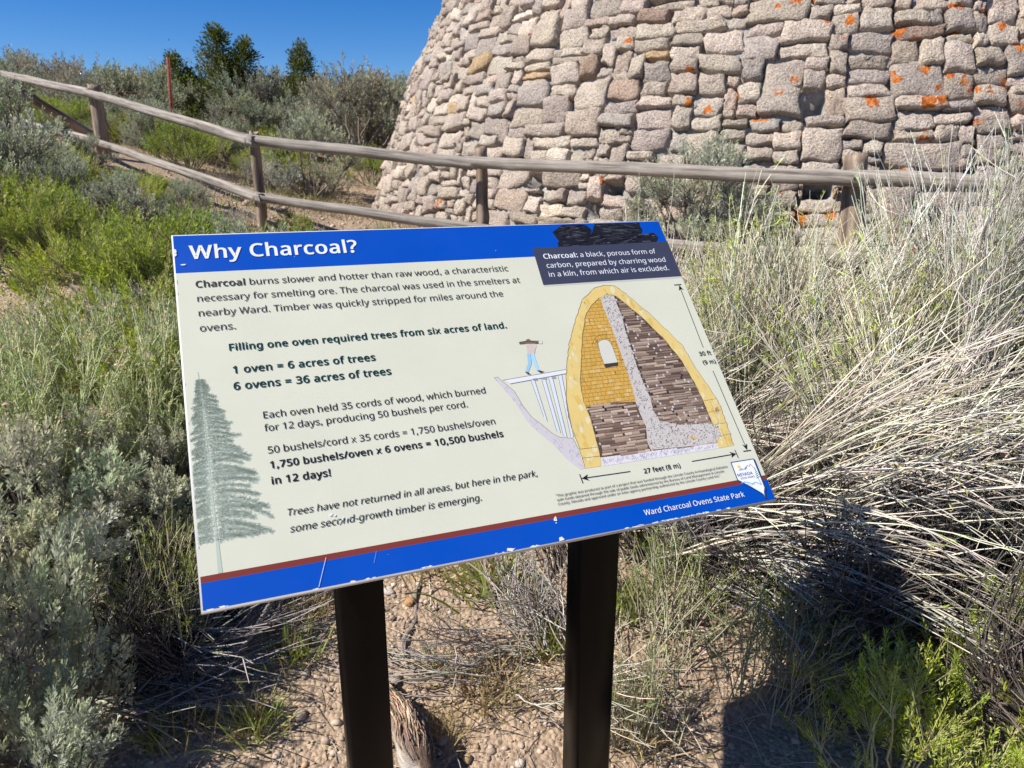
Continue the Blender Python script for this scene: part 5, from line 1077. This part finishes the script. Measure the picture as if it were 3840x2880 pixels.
for yy, n0 in [(3.0, 6), (3.35, 7), (3.75, 8), (4.2, 8), (4.7, 8), (5.2, 8), (5.8, 8), (6.5, 8), (7.2, 7)]:
    for j in range(n0):
        fx = -.72 + .52 * (j + RD.uniform(-.42, .42)) / (n0 - 1)
        if yy > 4.4: fx = -.74 + .44 * (j + RD.uniform(-.42, .42)) / (n0 - 1)
        X = fx * yy; Y = yy + RD.uniform(-.26, .26)
        if abs(X + 2.48) < .55 and abs(Y - 3.68) < .42: continue           # bare dirt patch
        if X < -1.85 and Y < 3.3: continue
        if abs(X + 1.72) < .3 and abs(Y - 4.6) < .4: continue
        s = RD.uniform(.62, 1.12)
        lim = np.interp(proj(X, Y, gzf(X, Y))[0], [-60, 198, 560, 1050], [243, 303, 426, 497]) + 14
        while s > .2 and proj(X, Y, gzf(X, Y) + .55 * s)[1] < lim: s *= .93
        if s < .22: continue
        t_ = RD.random(); rz = RD.uniform(0, 6.28)
        if t_ < .60: slope_green(X, Y, (s * 1.05, s * 1.05, s * RD.uniform(.85, 1.05)), RD.choice([0, 0, 1, 1, 2]), rz)
        elif t_ < .84: e = put(lone, X, Y, rz, s * .92); tag(e, SLOPE[0][0], 'shrub', SLOPE[0][1])
        else:
            if dry0 is None: e = dry0 = plant('dry_shrub', dry_low, X, Y, rz, s)
            else: e = put(dry0, X, Y, rz, s)
            tag(e, SLOPE[1][0], 'shrub', SLOPE[1][1])
BANK = ['green shrub on the bank behind the log fence', 'silvery sagebrush on the bank behind the log fence', 'dry grey shrub on the bank behind the log fence']
for yy, n0 in [(7.6, 5), (8.3, 7), (8.9, 8), (9.5, 8), (10.0, 8)]:
    for j in range(n0):
        fx = -.80 + .50 * (j + RD.uniform(-.4, .4)) / (n0 - 1)
        X = fx * yy; Y = yy + RD.uniform(-.25, .25); px_ = proj(X, Y, gzf(X, Y))[0]
        if np.interp(px_, [-60, 198, 560, 700], [10.3, 8.1, 5.6, 5.2]) > Y - .35: continue
        if 600 < px_ < 830 and Y < 9.3: continue
        s = RD.uniform(.50, .95); t_ = RD.random(); rz = RD.uniform(0, 6.28)
        if t_ < .52: k = RD.choice([0, 1, 1, 2]); e = slope_green(X, Y, s, k, rz, ['yellow green ', 'deep ', 'lime '][k] + BANK[0]); e['group'] = ['yellow green bank shrubs', 'deep green bank shrubs', 'lime green bank shrubs'][k]
        elif t_ < .82: e = put(lone, X, Y, rz, s); tag(e, BANK[1], 'shrub', 'silvery bank sagebrush')
        else: e = put(dry0, X, Y, rz, s); tag(e, BANK[2], 'shrub', 'dry bank shrubs')
for px, Y, s, lab in ((515, 4.1, .62, 'low bright green shrub at the foot of the middle fence post'), (310, 2.95, 1.15, 'big bright green shrub whose top reaches the left edge of the sign'),
                      (330, 8.8, .8, 'yellow green shrub on the bank below the rusty stake'), (450, 8.9, .75, 'yellow green shrub behind the upper rail left of the middle post'), (590, 10.2, .85, 'yellow green shrub behind the top rail above the lone sagebrush'),
                      (280, 9.4, .7, 'low yellow green shrub right of the second fence post'), (120, 9.0, .8, 'low green shrub under the leaning pole'), (800, 9.2, .9, 'olive green shrub beside the kiln wall behind the top rail')):
    x, _ = spot(px, 420, Y); slope_green(x, Y, s, 0 if 'yellow' in lab or 'bright' in lab else 1, px * .1, lab)

# --- pale flowered rabbitbrush left of the sign
pale = [brush(180 + k, .62, .34, 9, 260, 34, .030, .12, col=(.50, .57, .24), stemcol=(.54, .54, .34), spread=.42, heads=90 if k == 0 else 26, srad=.0026, bare=.25) for k in range(2)]
for k, (X, Y, s, lab) in enumerate([(-1.78, 2.45, 1.02, 'pale green shrub with many tan dried flower heads at the left edge'), (-1.10, 2.42, .84, 'pale dusty green shrub close against the left edge of the sign'),
                                    (-1.45, 2.75, .95, 'pale green shrub with tan tips behind the dark twiggy gap')]):
    e = plant('rabbitbrush', pale[k % 2], X, Y, k * 2.0, s); tag(e, lab, 'shrub')
thin = brush(190, .55, .22, 6, 90, 14, .04, .07, col=(.30, .36, .05), stemcol=(.42, .39, .25), lean=(.25, 0), srad=.0024, spread=.4)
for k, (X, Y, s, lab) in enumerate([(-.86, 1.74, .74, 'thin lime green sprigs at the left edge of the sign'), (-2.05, 2.9, .9, 'yellow green shrub at the left edge above the flowered shrub')]):
    e = plant('green_sprigs', thin, X, Y, k * 2., s) if k == 0 else put(th0, X, Y, 2., s)
    if k == 0: th0 = e
    tag(e, lab, 'shrub')

# --- near sagebrush at lower left
near_sage = [sage(200 + k, .55, .42, 32, 26, 28, .0245, .44, SAGE3, col=(.58, .60, .435), stemcol=(.26, .235, .205), lobe_r=.25, low=.0, spray_len=.065, trunk=.007, dead=.05) for k in range(2)]
for k, (X, Y, s, lab) in enumerate([(-1.50, 1.92, 1.1, 'large silver green sagebrush at the left edge under the pale shrubs'), (-1.34, 1.50, (.86, .86, 1.40), 'silver sagebrush clump reaching out toward the left post'),
                                    (-1.12, 1.20, (.72, .72, .95), 'silver green sagebrush in the bottom left corner'), (-1.80, 1.75, .9, 'silver sagebrush behind the clumps along the left edge')]):
    e = plant('sagebrush', near_sage[k % 2], X, Y, 1.0 + k * 1.9, s); tag(e, lab, 'shrub')
twig = fountain(210, 130, (.22, .50), (-.5, 1.2), (.10, .62), .20, .08, col=(.34, .31, .275), rad=.0026, twigs=2, greens=0.02)
e = plant('dead_twigs', twig, -.95, 1.74, 0, 1.0); tag(e, 'tangle of long grey dead twigs in the shade of the left sagebrush', 'dead twigs')
twig2 = fountain(211, 130, (.15, .40), (0, 6.28), (.1, .7), .3, .09, col=(.48, .45, .42), rad=.0026, twigs=2, greens=0.0)
e = plant('dead_twigs', twig2, -.80, 2.22, 0, 1.0); tag(e, 'bleached grey twigs under the pale shrub beside the sign', 'dead twigs')

# --- the big straw coloured bush right of the sign and its neighbours
fa = fountain(220, 2000, (.6, 1.28), (-1.3, 2.2), (.08, .70), .60, .22, rad=.0023, greens=.35, fav=(-.95, .25, .5), twigs=2)
shade_fill = fountain(228, 1300, (.18, .50), (0, 6.28), (.2, 1.0), .25, .24, col=(.12, .10, .085), rad=.0024, twigs=2, greens=.0)  # dark coloured twig filler, added to blacken the gaps between the pale stems
for k, (X, Y, s, lab) in enumerate([(.95, 2.15, 1.0, 'dark filler twigs added for shade under the middle of the big straw mound'), (1.35, 1.95, .95, 'dark filler twigs added for shade under the right end of the big straw mound'), (1.75, 2.2, 1.1, 'dark filler twigs added for shade at the right edge below the grey straw stems'), (.62, 2.35, 1.0, 'dark filler twigs added for shade behind the right post')]):
    e = plant('dead_twigs', shade_fill, X, Y, 0, s) if k == 0 else put(shade_fill0, X, Y, k * 1.6, s)
    if k == 0: shade_fill0 = e
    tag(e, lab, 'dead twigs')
e = plant('straw_bush', fa, .86, 2.42, 0, 1.0); tag(e, 'big mound of long pale straw stems arching down right of the sign', 'dry shrub')
fb = fountain(221, 2000, (.5, .95), (.3, 2.9), (.45, 1.05), .30, .22, rad=.0020, greens=.9, nleaf=10, col=(.64, .60, .44), leafcol=(.46, .55, .09))
e = plant('straw_bush', fb, 1.02, 2.72, 0, (1.05, 1.05, .98)); tag(e, 'pale straw bush with green leaves rising behind the right top corner of the sign', 'dry shrub')
fc = fountain(222, 1700, (.55, 1.0), (-1.5, 2.0), (.60, 1.1), .22, .17, rad=.0021, greens=.75, nleaf=8, col=(.61, .59, .50), leafcol=(.40, .45, .20))
e = plant('straw_bush', fc, 1.88, 2.85, 0, (1.0, 1.0, 1.22)); tag(e, 'tall silvery straw bush hiding the end of the fence rail', 'dry shrub')
fd = fountain(223, 1500, (.45, .85), (0, 6.28), (.12, .62), .5, .22, rad=.0022, greens=.25)
lean_sage = [(-1.02, 1.92, .45, 'small dark sagebrush in the shade beside the bottom left corner of the sign'), (-1.12, 2.12, .75, 'sagebrush between the pale shrubs and the silver clumps')]
for X, Y, s, lab in lean_sage: e = plant('sagebrush', near_sage[1], X, Y, X * 3, s); tag(e, lab, 'shrub')
for k, (X, Y, s, lab) in enumerate([(-1.22, 2.30, .7, 'dark filler twigs added for shade under the pale shrubs left of the sign'), (-.98, 2.02, .66, 'dark filler twigs added to deepen the shade left of the sign'), (-1.7, 2.38, .6, 'dark filler twigs added for shade at the left edge under the flowered shrub')]):  # same added dark filler, standing in for deep shade over the sunlit sand
    e = put(shade_fill0, X, Y, k * 2.1, s); tag(e, lab, 'dead twigs')
e = plant('straw_bush', fd, 1.50, 2.30, 1, 1.0); tag(e, 'low spread of grey straw stems at the right edge', 'dry shrub')
fe = fountain(224, 900, (.35, .66), (0, 6.28), (.6, 1.1), .1, .16, rad=.0018, greens=.10, col=(.64, .59, .50))
e = plant('straw_bush', fe, .48, 2.95, 1, 1.0); tag(e, 'thin upright straw stems behind the top edge of the sign', 'dry shrub')
ff = fountain(225, 420, (.30, .62), (3.6, 5.9), (.3, 1.0), .95, .16, rad=.0022, greens=.03, col=(.40, .37, .335))
e = plant('dead_twigs', ff, .62, 2.18, 0, 1.0); tag(e, 'grey stems hanging in the shade under the right half of the sign', 'dead twigs')
gr = [sage(230 + k, .40, .28, 17, 15, 30, .021, .17, LIN, col=(.44, .54, .06), stemcol=(.50, .48, .25), lobe_r=.30, spray_len=.095, trunk=.006, col2=(.54, .58, .18), mix=.25, up=1.1) for k in range(2)]
for k, (X, Y, s, lab) in enumerate([(.86, 1.36, .82, 'bright lime green shrub lit up in the bottom right corner'), (1.16, 1.44, .95, 'bright lime shrub at the right edge of the bottom corner'), (1.20, 1.24, .85, 'lime green shrub filling the very corner at the bottom right'), (1.34, 1.62, .85, 'lime green shrub at the right edge under the drooping straw stems'), (.80, 1.18, .55, 'low lime green shrub along the bottom edge right of the posts')]):
    e = plant('rabbitbrush', gr[k % 2], X, Y, k * 2.2, s); tag(e, lab, 'shrub')
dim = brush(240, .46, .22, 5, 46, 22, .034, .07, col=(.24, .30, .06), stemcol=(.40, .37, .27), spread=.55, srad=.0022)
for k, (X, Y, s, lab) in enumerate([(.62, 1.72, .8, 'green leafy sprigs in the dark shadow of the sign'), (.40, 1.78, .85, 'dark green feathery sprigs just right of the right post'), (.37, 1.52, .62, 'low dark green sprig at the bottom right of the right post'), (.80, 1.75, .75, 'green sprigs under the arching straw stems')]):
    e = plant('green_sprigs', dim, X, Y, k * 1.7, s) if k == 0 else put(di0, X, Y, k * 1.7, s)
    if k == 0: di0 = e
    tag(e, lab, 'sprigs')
gside = brush(245, .65, .32, 8, 190, 26, .032, .08, col=(.33, .39, .10), stemcol=(.46, .43, .27), spread=.45, srad=.0024)
e = plant('rabbitbrush', gside, 2.08, 2.72, 0, 1.15); tag(e, 'green broomy shrub at the right edge beside the silvery straw bush', 'shrub')
# sage against the fence in front of the kiln
ks = sage(250, .62, .30, 26, 26, 24, .024, .32, col=(.62, .69, .50), lobe_r=.33, spray_len=.08, trunk=.010)
x, _ = spot(1515, 400, 4.28); e = plant('sagebrush', ks, x, 4.28, 0, (1.25, 1, 1.12)); tag(e, 'soft grey green sagebrush behind the fence rail against the kiln', 'shrub')

# ------------------------------------------------------------------ small things on the ground
tf = [tuft(300, 110, .17, .035, (.27, .33, .07), .25), tuft(301, 140, .15, .05, (.36, .31, .13), .75), tuft(302, 70, .10, .03, (.28, .31, .09), .4)]
tl = {}
for k, (px, py, Y, v, s, lab) in enumerate([(640, 1425, 1.78, 0, 1.0, 'green grass tuft left of the left post'), (688, 1345, 1.95, 1, .7, 'tan grass tuft beside the left post below the pale branch'), (925, 1255, 2.12, 1, 1.1, 'tan dry grass clump between the posts'),
        (1055, 1275, 2.02, 0, 1.5, 'bright green grass clump between the posts beside the dry grass'), (1065, 1500, 1.66, 1, 1.0, 'olive grass patch low between the posts'), (940, 1440, 1.74, 2, .9, 'thin grass tuft between the posts near the driftwood'), (960, 1560, 1.56, 1, .6, 'small tan tuft beside the driftwood log'),
        (430, 1590, 1.55, 1, .9, 'straw tuft in the shade at the bottom left'), (560, 1590, 1.55, 0, .9, 'dark green tuft in the shade left of the left post'), (345, 1640, 1.5, 0, .6, 'bright green tuft at the bottom edge'), (1180, 1400, 1.8, 0, .9, 'green grass tuft left of the right post'),
        (1350, 1330, 1.95, 0, 1.1, 'green grass tuft right of the right post'), (1370, 1560, 1.56, 1, 1.0, 'tan grass tuft at the foot of the right post')]):
    x, _ = spot(px, py, Y)
    if v not in tl:
        e = link('grass_tuft', tf[v], mats=[M_LEAF]); e.location = (x, Y, gzf(x, Y)); e.scale = (s, s, s); tl[v] = e
    else: e = put(tl[v], x, Y, k * 1.3, s)
    tag(e, lab, 'grass tuft')
# dry twig clump between the posts
tw = fountain(310, 130, (.12, .34), (1.2, 4.4), (.15, .8), .35, .08, col=(.44, .40, .35), rad=.0020, twigs=2, greens=.04)
x, _ = spot(1120, 1420, 1.80); e = plant('dead_twigs', tw, x, 1.82, 0, 1.0); tag(e, 'grey dead twig clump on the ground left of the right post', 'dead twigs')
tw3 = fountain(311, 70, (.12, .32), (0, 6.28), (.05, .6), .35, .10, col=(.50, .44, .35), rad=.0019, twigs=2, greens=.0)
x, _ = spot(1380, 1460, 1.74); e = plant('dead_twigs', tw3, x, 1.74, 0, 1.0); tag(e, 'straw coloured twigs on the ground right of the right post', 'dead twigs')

# driftwood log with a torn shaggy side
m, nt, p = new_mat('bleached_driftwood'); n1 = noise_tex(nt, 1.0, 6, .7, stretch=(60, 60, 5))
a = N(nt, 'ShaderNodeVertexColor'); a.layer_name = 'Col'; r1 = ramp(nt, n1.outputs['Fac'], [(.3, (.40, .36, .33)), (.5, (.95, .95, .95)), (.7, (1.15, 1.13, 1.1))])
c = mixc(nt, a.outputs['Color'], r1.outputs[0], .85, 'MULTIPLY'); nt.links.new(c, p.inputs['Base Color']); p.inputs['Roughness'].default_value = .85; bump(nt, p, n1.outputs['Fac'], .9, .012); M_DRIFT = m
def drift(seed, L, r0, r1, bend, cols, fib=0):
    rg = np.random.default_rng(seed); A = Acc(); seg, sd = 34, 22; t = np.linspace(0, 1, seg); an = np.arange(sd) * 2 * np.pi / sd
    ctr = np.stack([bend * np.sin(t * 2.2) + .01 * np.sin(t * 9), .012 * np.sin(t * 6 + 1), t * L], -1)
    rad = (r0 + (r1 - r0) * t)[:, None] * (1 + .20 * np.sin(2 * an + 2.2 * t[:, None] + 1) + .13 * np.sin(5 * an + 3 * t[:, None]) + .06 * np.sin(9 * an - 2 * t[:, None]) + rg.normal(0, .02, (seg, sd)))
    rad *= np.clip(np.minimum(t * 9, (1 - t) * 7), .25, 1)[:, None] ** .6
    V = np.stack([ctr[:, None, 0] + rad * np.cos(an), ctr[:, None, 1] + rad * np.sin(an), ctr[:, None, 2] + 0 * rad], -1)
    i = np.arange(seg * sd).reshape(seg, sd); q = np.stack([i[:-1], np.roll(i[:-1], -1, 1), np.roll(i[1:], -1, 1), i[1:]], -1).reshape(-1, 4)
    f = 1.3 * np.sin(an + .6)[None] - .3 + .3 * np.sin(t * 8)[:, None]; f = np.clip(f, 0, 1)[..., None]; C = np.array(cols[0]) * f + np.array(cols[1]) * (1 - f)
    A.add(V.reshape(-1, 3), np.concatenate([q.ravel(), i[0][::-1], i[-1]]), np.concatenate([np.full(len(q), 4), [sd, sd]]), C.reshape(-1, 3))
    if fib:
        j = rg.integers(3, seg - 12, fib); a_ = rg.uniform(2.4, 6.0, fib); k = 6; s_ = np.arange(k)
        ri = np.stack([rad[np.minimum(j + x_ * 2, seg - 1), ((a_ + .06 * x_) / 6.283 * sd).astype(int) % sd] for x_ in s_], 1) * 1.0 + rg.uniform(.0, .006, (fib, 1)) + rg.normal(0, .002, (fib, k))
        cc = np.stack([ctr[np.minimum(j + x_ * 2, seg - 1)] for x_ in s_], 1); aa = a_[:, None] + .05 * s_[None] + rg.normal(0, .04, (fib, k))
        P = cc.copy(); P[..., 0] += ri * np.cos(aa); P[..., 1] += ri * np.sin(aa)
        tubes(A, P, np.linspace(1, .5, k)[None] * rg.uniform(.0012, .0035, (fib, 1)), vary((.36, .25, .17), fib, rg, .5, .08), 4)
    return A.mesh('driftwood_log', True)
def lay(o, A, B, roll=0):
    A, B = Vector(A), Vector(B); o.matrix_world = Matrix.Translation(A) @ (B - A).to_track_quat('Z', 'Y').to_matrix().to_4x4() @ Matrix.Rotation(roll, 4, 'Z')
dl = link('driftwood_log', drift(320, .36, .030, .050, .03, [(.52, .47, .41), (.23, .15, .10)], 420), mats=[M_DRIFT])
x0, y0 = spot(800, 1510, 1.66)[0], 1.70; x1, y1 = spot(925, 1680, 1.44)[0], 1.44
lay(dl, (x0, y0, gzf(x0, y0) + .03), (x1, y1, gzf(x1, y1) + .045), 2.4)
tag(dl, 'shaggy brown and white driftwood log at the foot of the left post', 'log')
br = link('bleached_branch', drift(321, .30, .016, .020, .02, [(.60, .57, .52), (.50, .46, .42)]), mats=[M_DRIFT])
xa, xb = spot(585, 1285, 2.1)[0], spot(735, 1325, 1.98)[0]; lay(br, (xa, 2.12, gzf(xa, 2.12) + .035), (xb, 1.98, gzf(xb, 1.98) + .02), .4)
tag(br, 'pale bleached branch lying behind the left post under the sign', 'branch')
br2 = link('bleached_branch', drift(322, .22, .009, .013, .02, [(.60, .57, .52), (.45, .41, .37)]), mats=[M_DRIFT])
xa = spot(640, 1300, 2.1)[0]; lay(br2, (xa, 2.10, gzf(xa, 2.10) + .015), (spot(728, 1298, 2.05)[0], 2.06, gzf(-.45, 2.06) + .07), .4)
tag(br2, 'thin bleached branch fork beside the pale branch under the sign', 'branch')
st_ = link('stick', drift(323, .30, .0045, .006, .02, [(.30, .25, .21), (.22, .18, .15)]), mats=[M_DRIFT])
xa, xb = spot(872, 1450, 1.74)[0], spot(915, 1310, 1.98)[0]; lay(st_, (xa, 1.76, gzf(xa, 1.76) + .006), (xb, 2.0, gzf(xb, 2.0) + .01)); tag(st_, 'thin brown stick lying on the bare ground between the posts', 'stick')
st2 = link('stick', drift(324, .36, .005, .008, .015, [(.40, .36, .32), (.28, .24, .20)]), mats=[M_DRIFT])
xa, xb = spot(245, 1480, 1.62)[0], spot(300, 1375, 1.72)[0]; lay(st2, (-.83, 1.60, gzf(-.83, 1.6) + .02), (-.66, 1.80, gzf(-.66, 1.80) + .14)); tag(st2, 'pale straight stick leaning out of the left sagebrush shade', 'stick')

# stones
m, nt, p = new_mat('field_stone'); a = N(nt, 'ShaderNodeVertexColor'); a.layer_name = 'Col'; n1 = noise_tex(nt, 60, 4, .6); r1 = ramp(nt, n1.outputs['Fac'], [(.3, (.72, .70, .68)), (.65, (1.1, 1.08, 1.05))])
c = mixc(nt, a.outputs['Color'], r1.outputs[0], .9, 'MULTIPLY'); nt.links.new(c, p.inputs['Base Color']); p.inputs['Roughness'].default_value = .9; bump(nt, p, n1.outputs['Fac'], .5, .004); M_PEB = m
ico_v = []; 
import bmesh
bm = bmesh.new(); bmesh.ops.create_icosphere(bm, subdivisions=2, radius=1); ICO2 = np.array([v.co[:] for v in bm.verts]); ICO2F = np.array([[v.index for v in f.verts] for f in bm.faces]); bm.free()
bm = bmesh.new(); bmesh.ops.create_icosphere(bm, subdivisions=1, radius=1); ICO1 = np.array([v.co[:] for v in bm.verts]); ICO1F = np.array([[v.index for v in f.verts] for f in bm.faces]); bm.free()
def stone(seed, col):
    rg = np.random.default_rng(seed); V = ICO2.copy()
    for _ in range(9):
        nrm_ = unit(rg.normal(size=3)); d = rg.uniform(.55, .85); e_ = np.maximum(V @ nrm_ - d, 0); V -= e_[:, None] * nrm_
    V += rg.normal(0, .02, V.shape); A = Acc(); A.add(V * np.array([1, .75, .5]), ICO2F.ravel(), np.full(len(ICO2F), 3), col); return A.mesh('stone')
for k, (px, py, Y, s, cc, lab) in enumerate([(842, 1302, 2.02, .022, (.55, .51, .46), 'round white stone right of the left post'), (888, 1320, 1.98, .026, (.48, .27, .12), 'orange stone on the bare ground right of the left post'), (905, 1285, 2.05, .017, (.56, .53, .48), 'small white stone above the orange stone'),
        (588, 1384, 1.86, .022, (.46, .28, .12), 'orange stone in the shade left of the left post'), (850, 1470, 1.70, .030, (.40, .34, .27), 'grey brown stone half hidden behind the left post'), (650, 1555, 1.60, .024, (.42, .34, .26), 'pale flat stone at the bottom left of the left post'),
        (955, 1595, 1.53, .018, (.50, .43, .36), 'pale stone right of the driftwood log'), (1010, 1640, 1.48, .020, (.50, .36, .18), 'ochre stone at the bottom edge near the right post'), (365, 1635, 1.50, .034, (.38, .29, .22), 'flat brown stone in the bottom left corner'), (720, 1270, 2.12, .03, (.50, .30, .15), 'orange stone behind the top of the left post'),
        (660, 1480, 1.72, .020, (.44, .38, .31), 'grey stone left of the left post')]):
    x, _ = spot(px, py, Y); o = link('stone', stone(330 + k, cc), mats=[M_PEB]); o.location = (x, Y, gzf(x, Y) + s * .2); o.scale = (s, s, s); o.rotation_euler = (0.1 * (k % 3), .1, k * 1.1); tag(o, lab, 'stone')

# gravel, twig litter and dry grass: uncountable
rg = np.random.default_rng(400); n = 15000
x = np.concatenate([rg.uniform(-1.1, 1.3, n), rg.uniform(-2.9, -1.7, 1600), rg.uniform(-3.2, -.6, 3500)]); y = np.concatenate([rg.uniform(1.15, 2.9, n), rg.uniform(2.9, 4.0, 1600), rg.uniform(4.4, 9.0, 3500)])
z = gz(x, y); s = np.exp(rg.normal(-5.65, .55, len(x))); s = np.clip(s, .0012, .016); s[n + 1600:] *= 1.8; s[-300:] *= 2.2
nv = len(ICO1); sc3 = np.stack([s * rg.uniform(.8, 1.3, len(s)), s * rg.uniform(.7, 1.1, len(s)), s * rg.uniform(.45, .8, len(s))], -1)
a = rg.uniform(0, 6.28, len(x)); B0 = ICO1[None] * rg.uniform(.72, 1.12, (len(x), nv, 1)) * sc3[:, None]
V = np.stack([B0[..., 0] * np.cos(a)[:, None] - B0[..., 1] * np.sin(a)[:, None], B0[..., 0] * np.sin(a)[:, None] + B0[..., 1] * np.cos(a)[:, None], B0[..., 2]], -1) + np.stack([x, y, z + s * .25], -1)[:, None]
pal = np.array([(.42, .33, .25), (.47, .39, .31), (.40, .30, .23), (.36, .29, .23), (.52, .45, .38), (.45, .30, .18)]); cc = pal[rg.choice(6, len(x), p=[.3, .22, .2, .15, .09, .04])] * np.exp(rg.normal(0, .12, (len(x), 1)))
me = np_mesh('gravel', V.reshape(-1, 3), (np.arange(len(x))[:, None] * nv + ICO1F.ravel()[None]).ravel(), np.full(len(x) * len(ICO1F), 3), np.repeat(cc, nv, 0))
tag(link('gravel', me, mats=[M_PEB]), 'pinkish tan gravel strewn over the bare ground', 'gravel', kind='stuff')
A = Acc(); n = 1500; x = np.concatenate([rg.uniform(-1.0, 1.4, n), rg.uniform(.25, 1.4, 900)]); y = np.concatenate([rg.uniform(1.2, 2.8, n), rg.uniform(1.35, 2.6, 900)]); n = len(x); z = gz(x, y) + .004; a = rg.uniform(0, 6.28, n); L = rg.uniform(.03, .16, n)
d = np.stack([np.cos(a), np.sin(a), rg.normal(.02, .10, n)], -1); P0 = np.stack([x, y, z], -1)
tubes(A, curves(P0, P0 + d * L[:, None], 4, rg.normal(0, .008, (n, 3)) + np.array([0, 0, .008]), rg), np.linspace(1.1, .5, 4)[None] * rg.uniform(.0006, .0017, (n, 1)), vary((.42, .36, .28), n, rg, .3, .06), 3)
tag(link('twig_litter', A.mesh('twig_litter'), mats=[M_STEM]), 'grey and straw twig litter scattered under the bushes', 'litter', kind='stuff')
A = Acc(); n = 26000; x = np.concatenate([rg.uniform(-3.0, 1.4, n // 2), rg.uniform(-6.5, -.3, n // 2)]); y = np.concatenate([rg.uniform(4.2, 8.5, n // 2), rg.uniform(7.5, 11.0, n // 2)])
dk = np.hypot(x - KC[0], y - KC[1]) > 4.62; keep = dk & (np.sin(x * 1.9 + 1) * np.sin(y * 1.6) + rg.normal(0, .45, n) > -.35); x, y = x[keep], y[keep]; n = len(x)
z = np.concatenate([gz(a_, b_) for a_, b_ in zip(np.array_split(x, 10), np.array_split(y, 10))]); Lh = rg.uniform(.03, .12, n); d = unit(np.column_stack([rg.normal(0, .55, (n, 2)), np.ones(n)]))
gcol = np.where((rg.random(n) < .35 + .25 * np.sin(x * 2.3))[:, None], vary((.17, .20, .055), n, rg, .2, .06), vary((.44, .35, .19), n, rg, .2, .05))
leaves(A, np.column_stack([x, y, z - .004]), d, Lh, .006 + 0 * Lh, LIN, gcol, rg)
tag(link('dry_grass', A.mesh('dry_grass'), mats=[M_LEAF]), 'short tan and green grass on the ground around the fence', 'grass', kind='stuff')
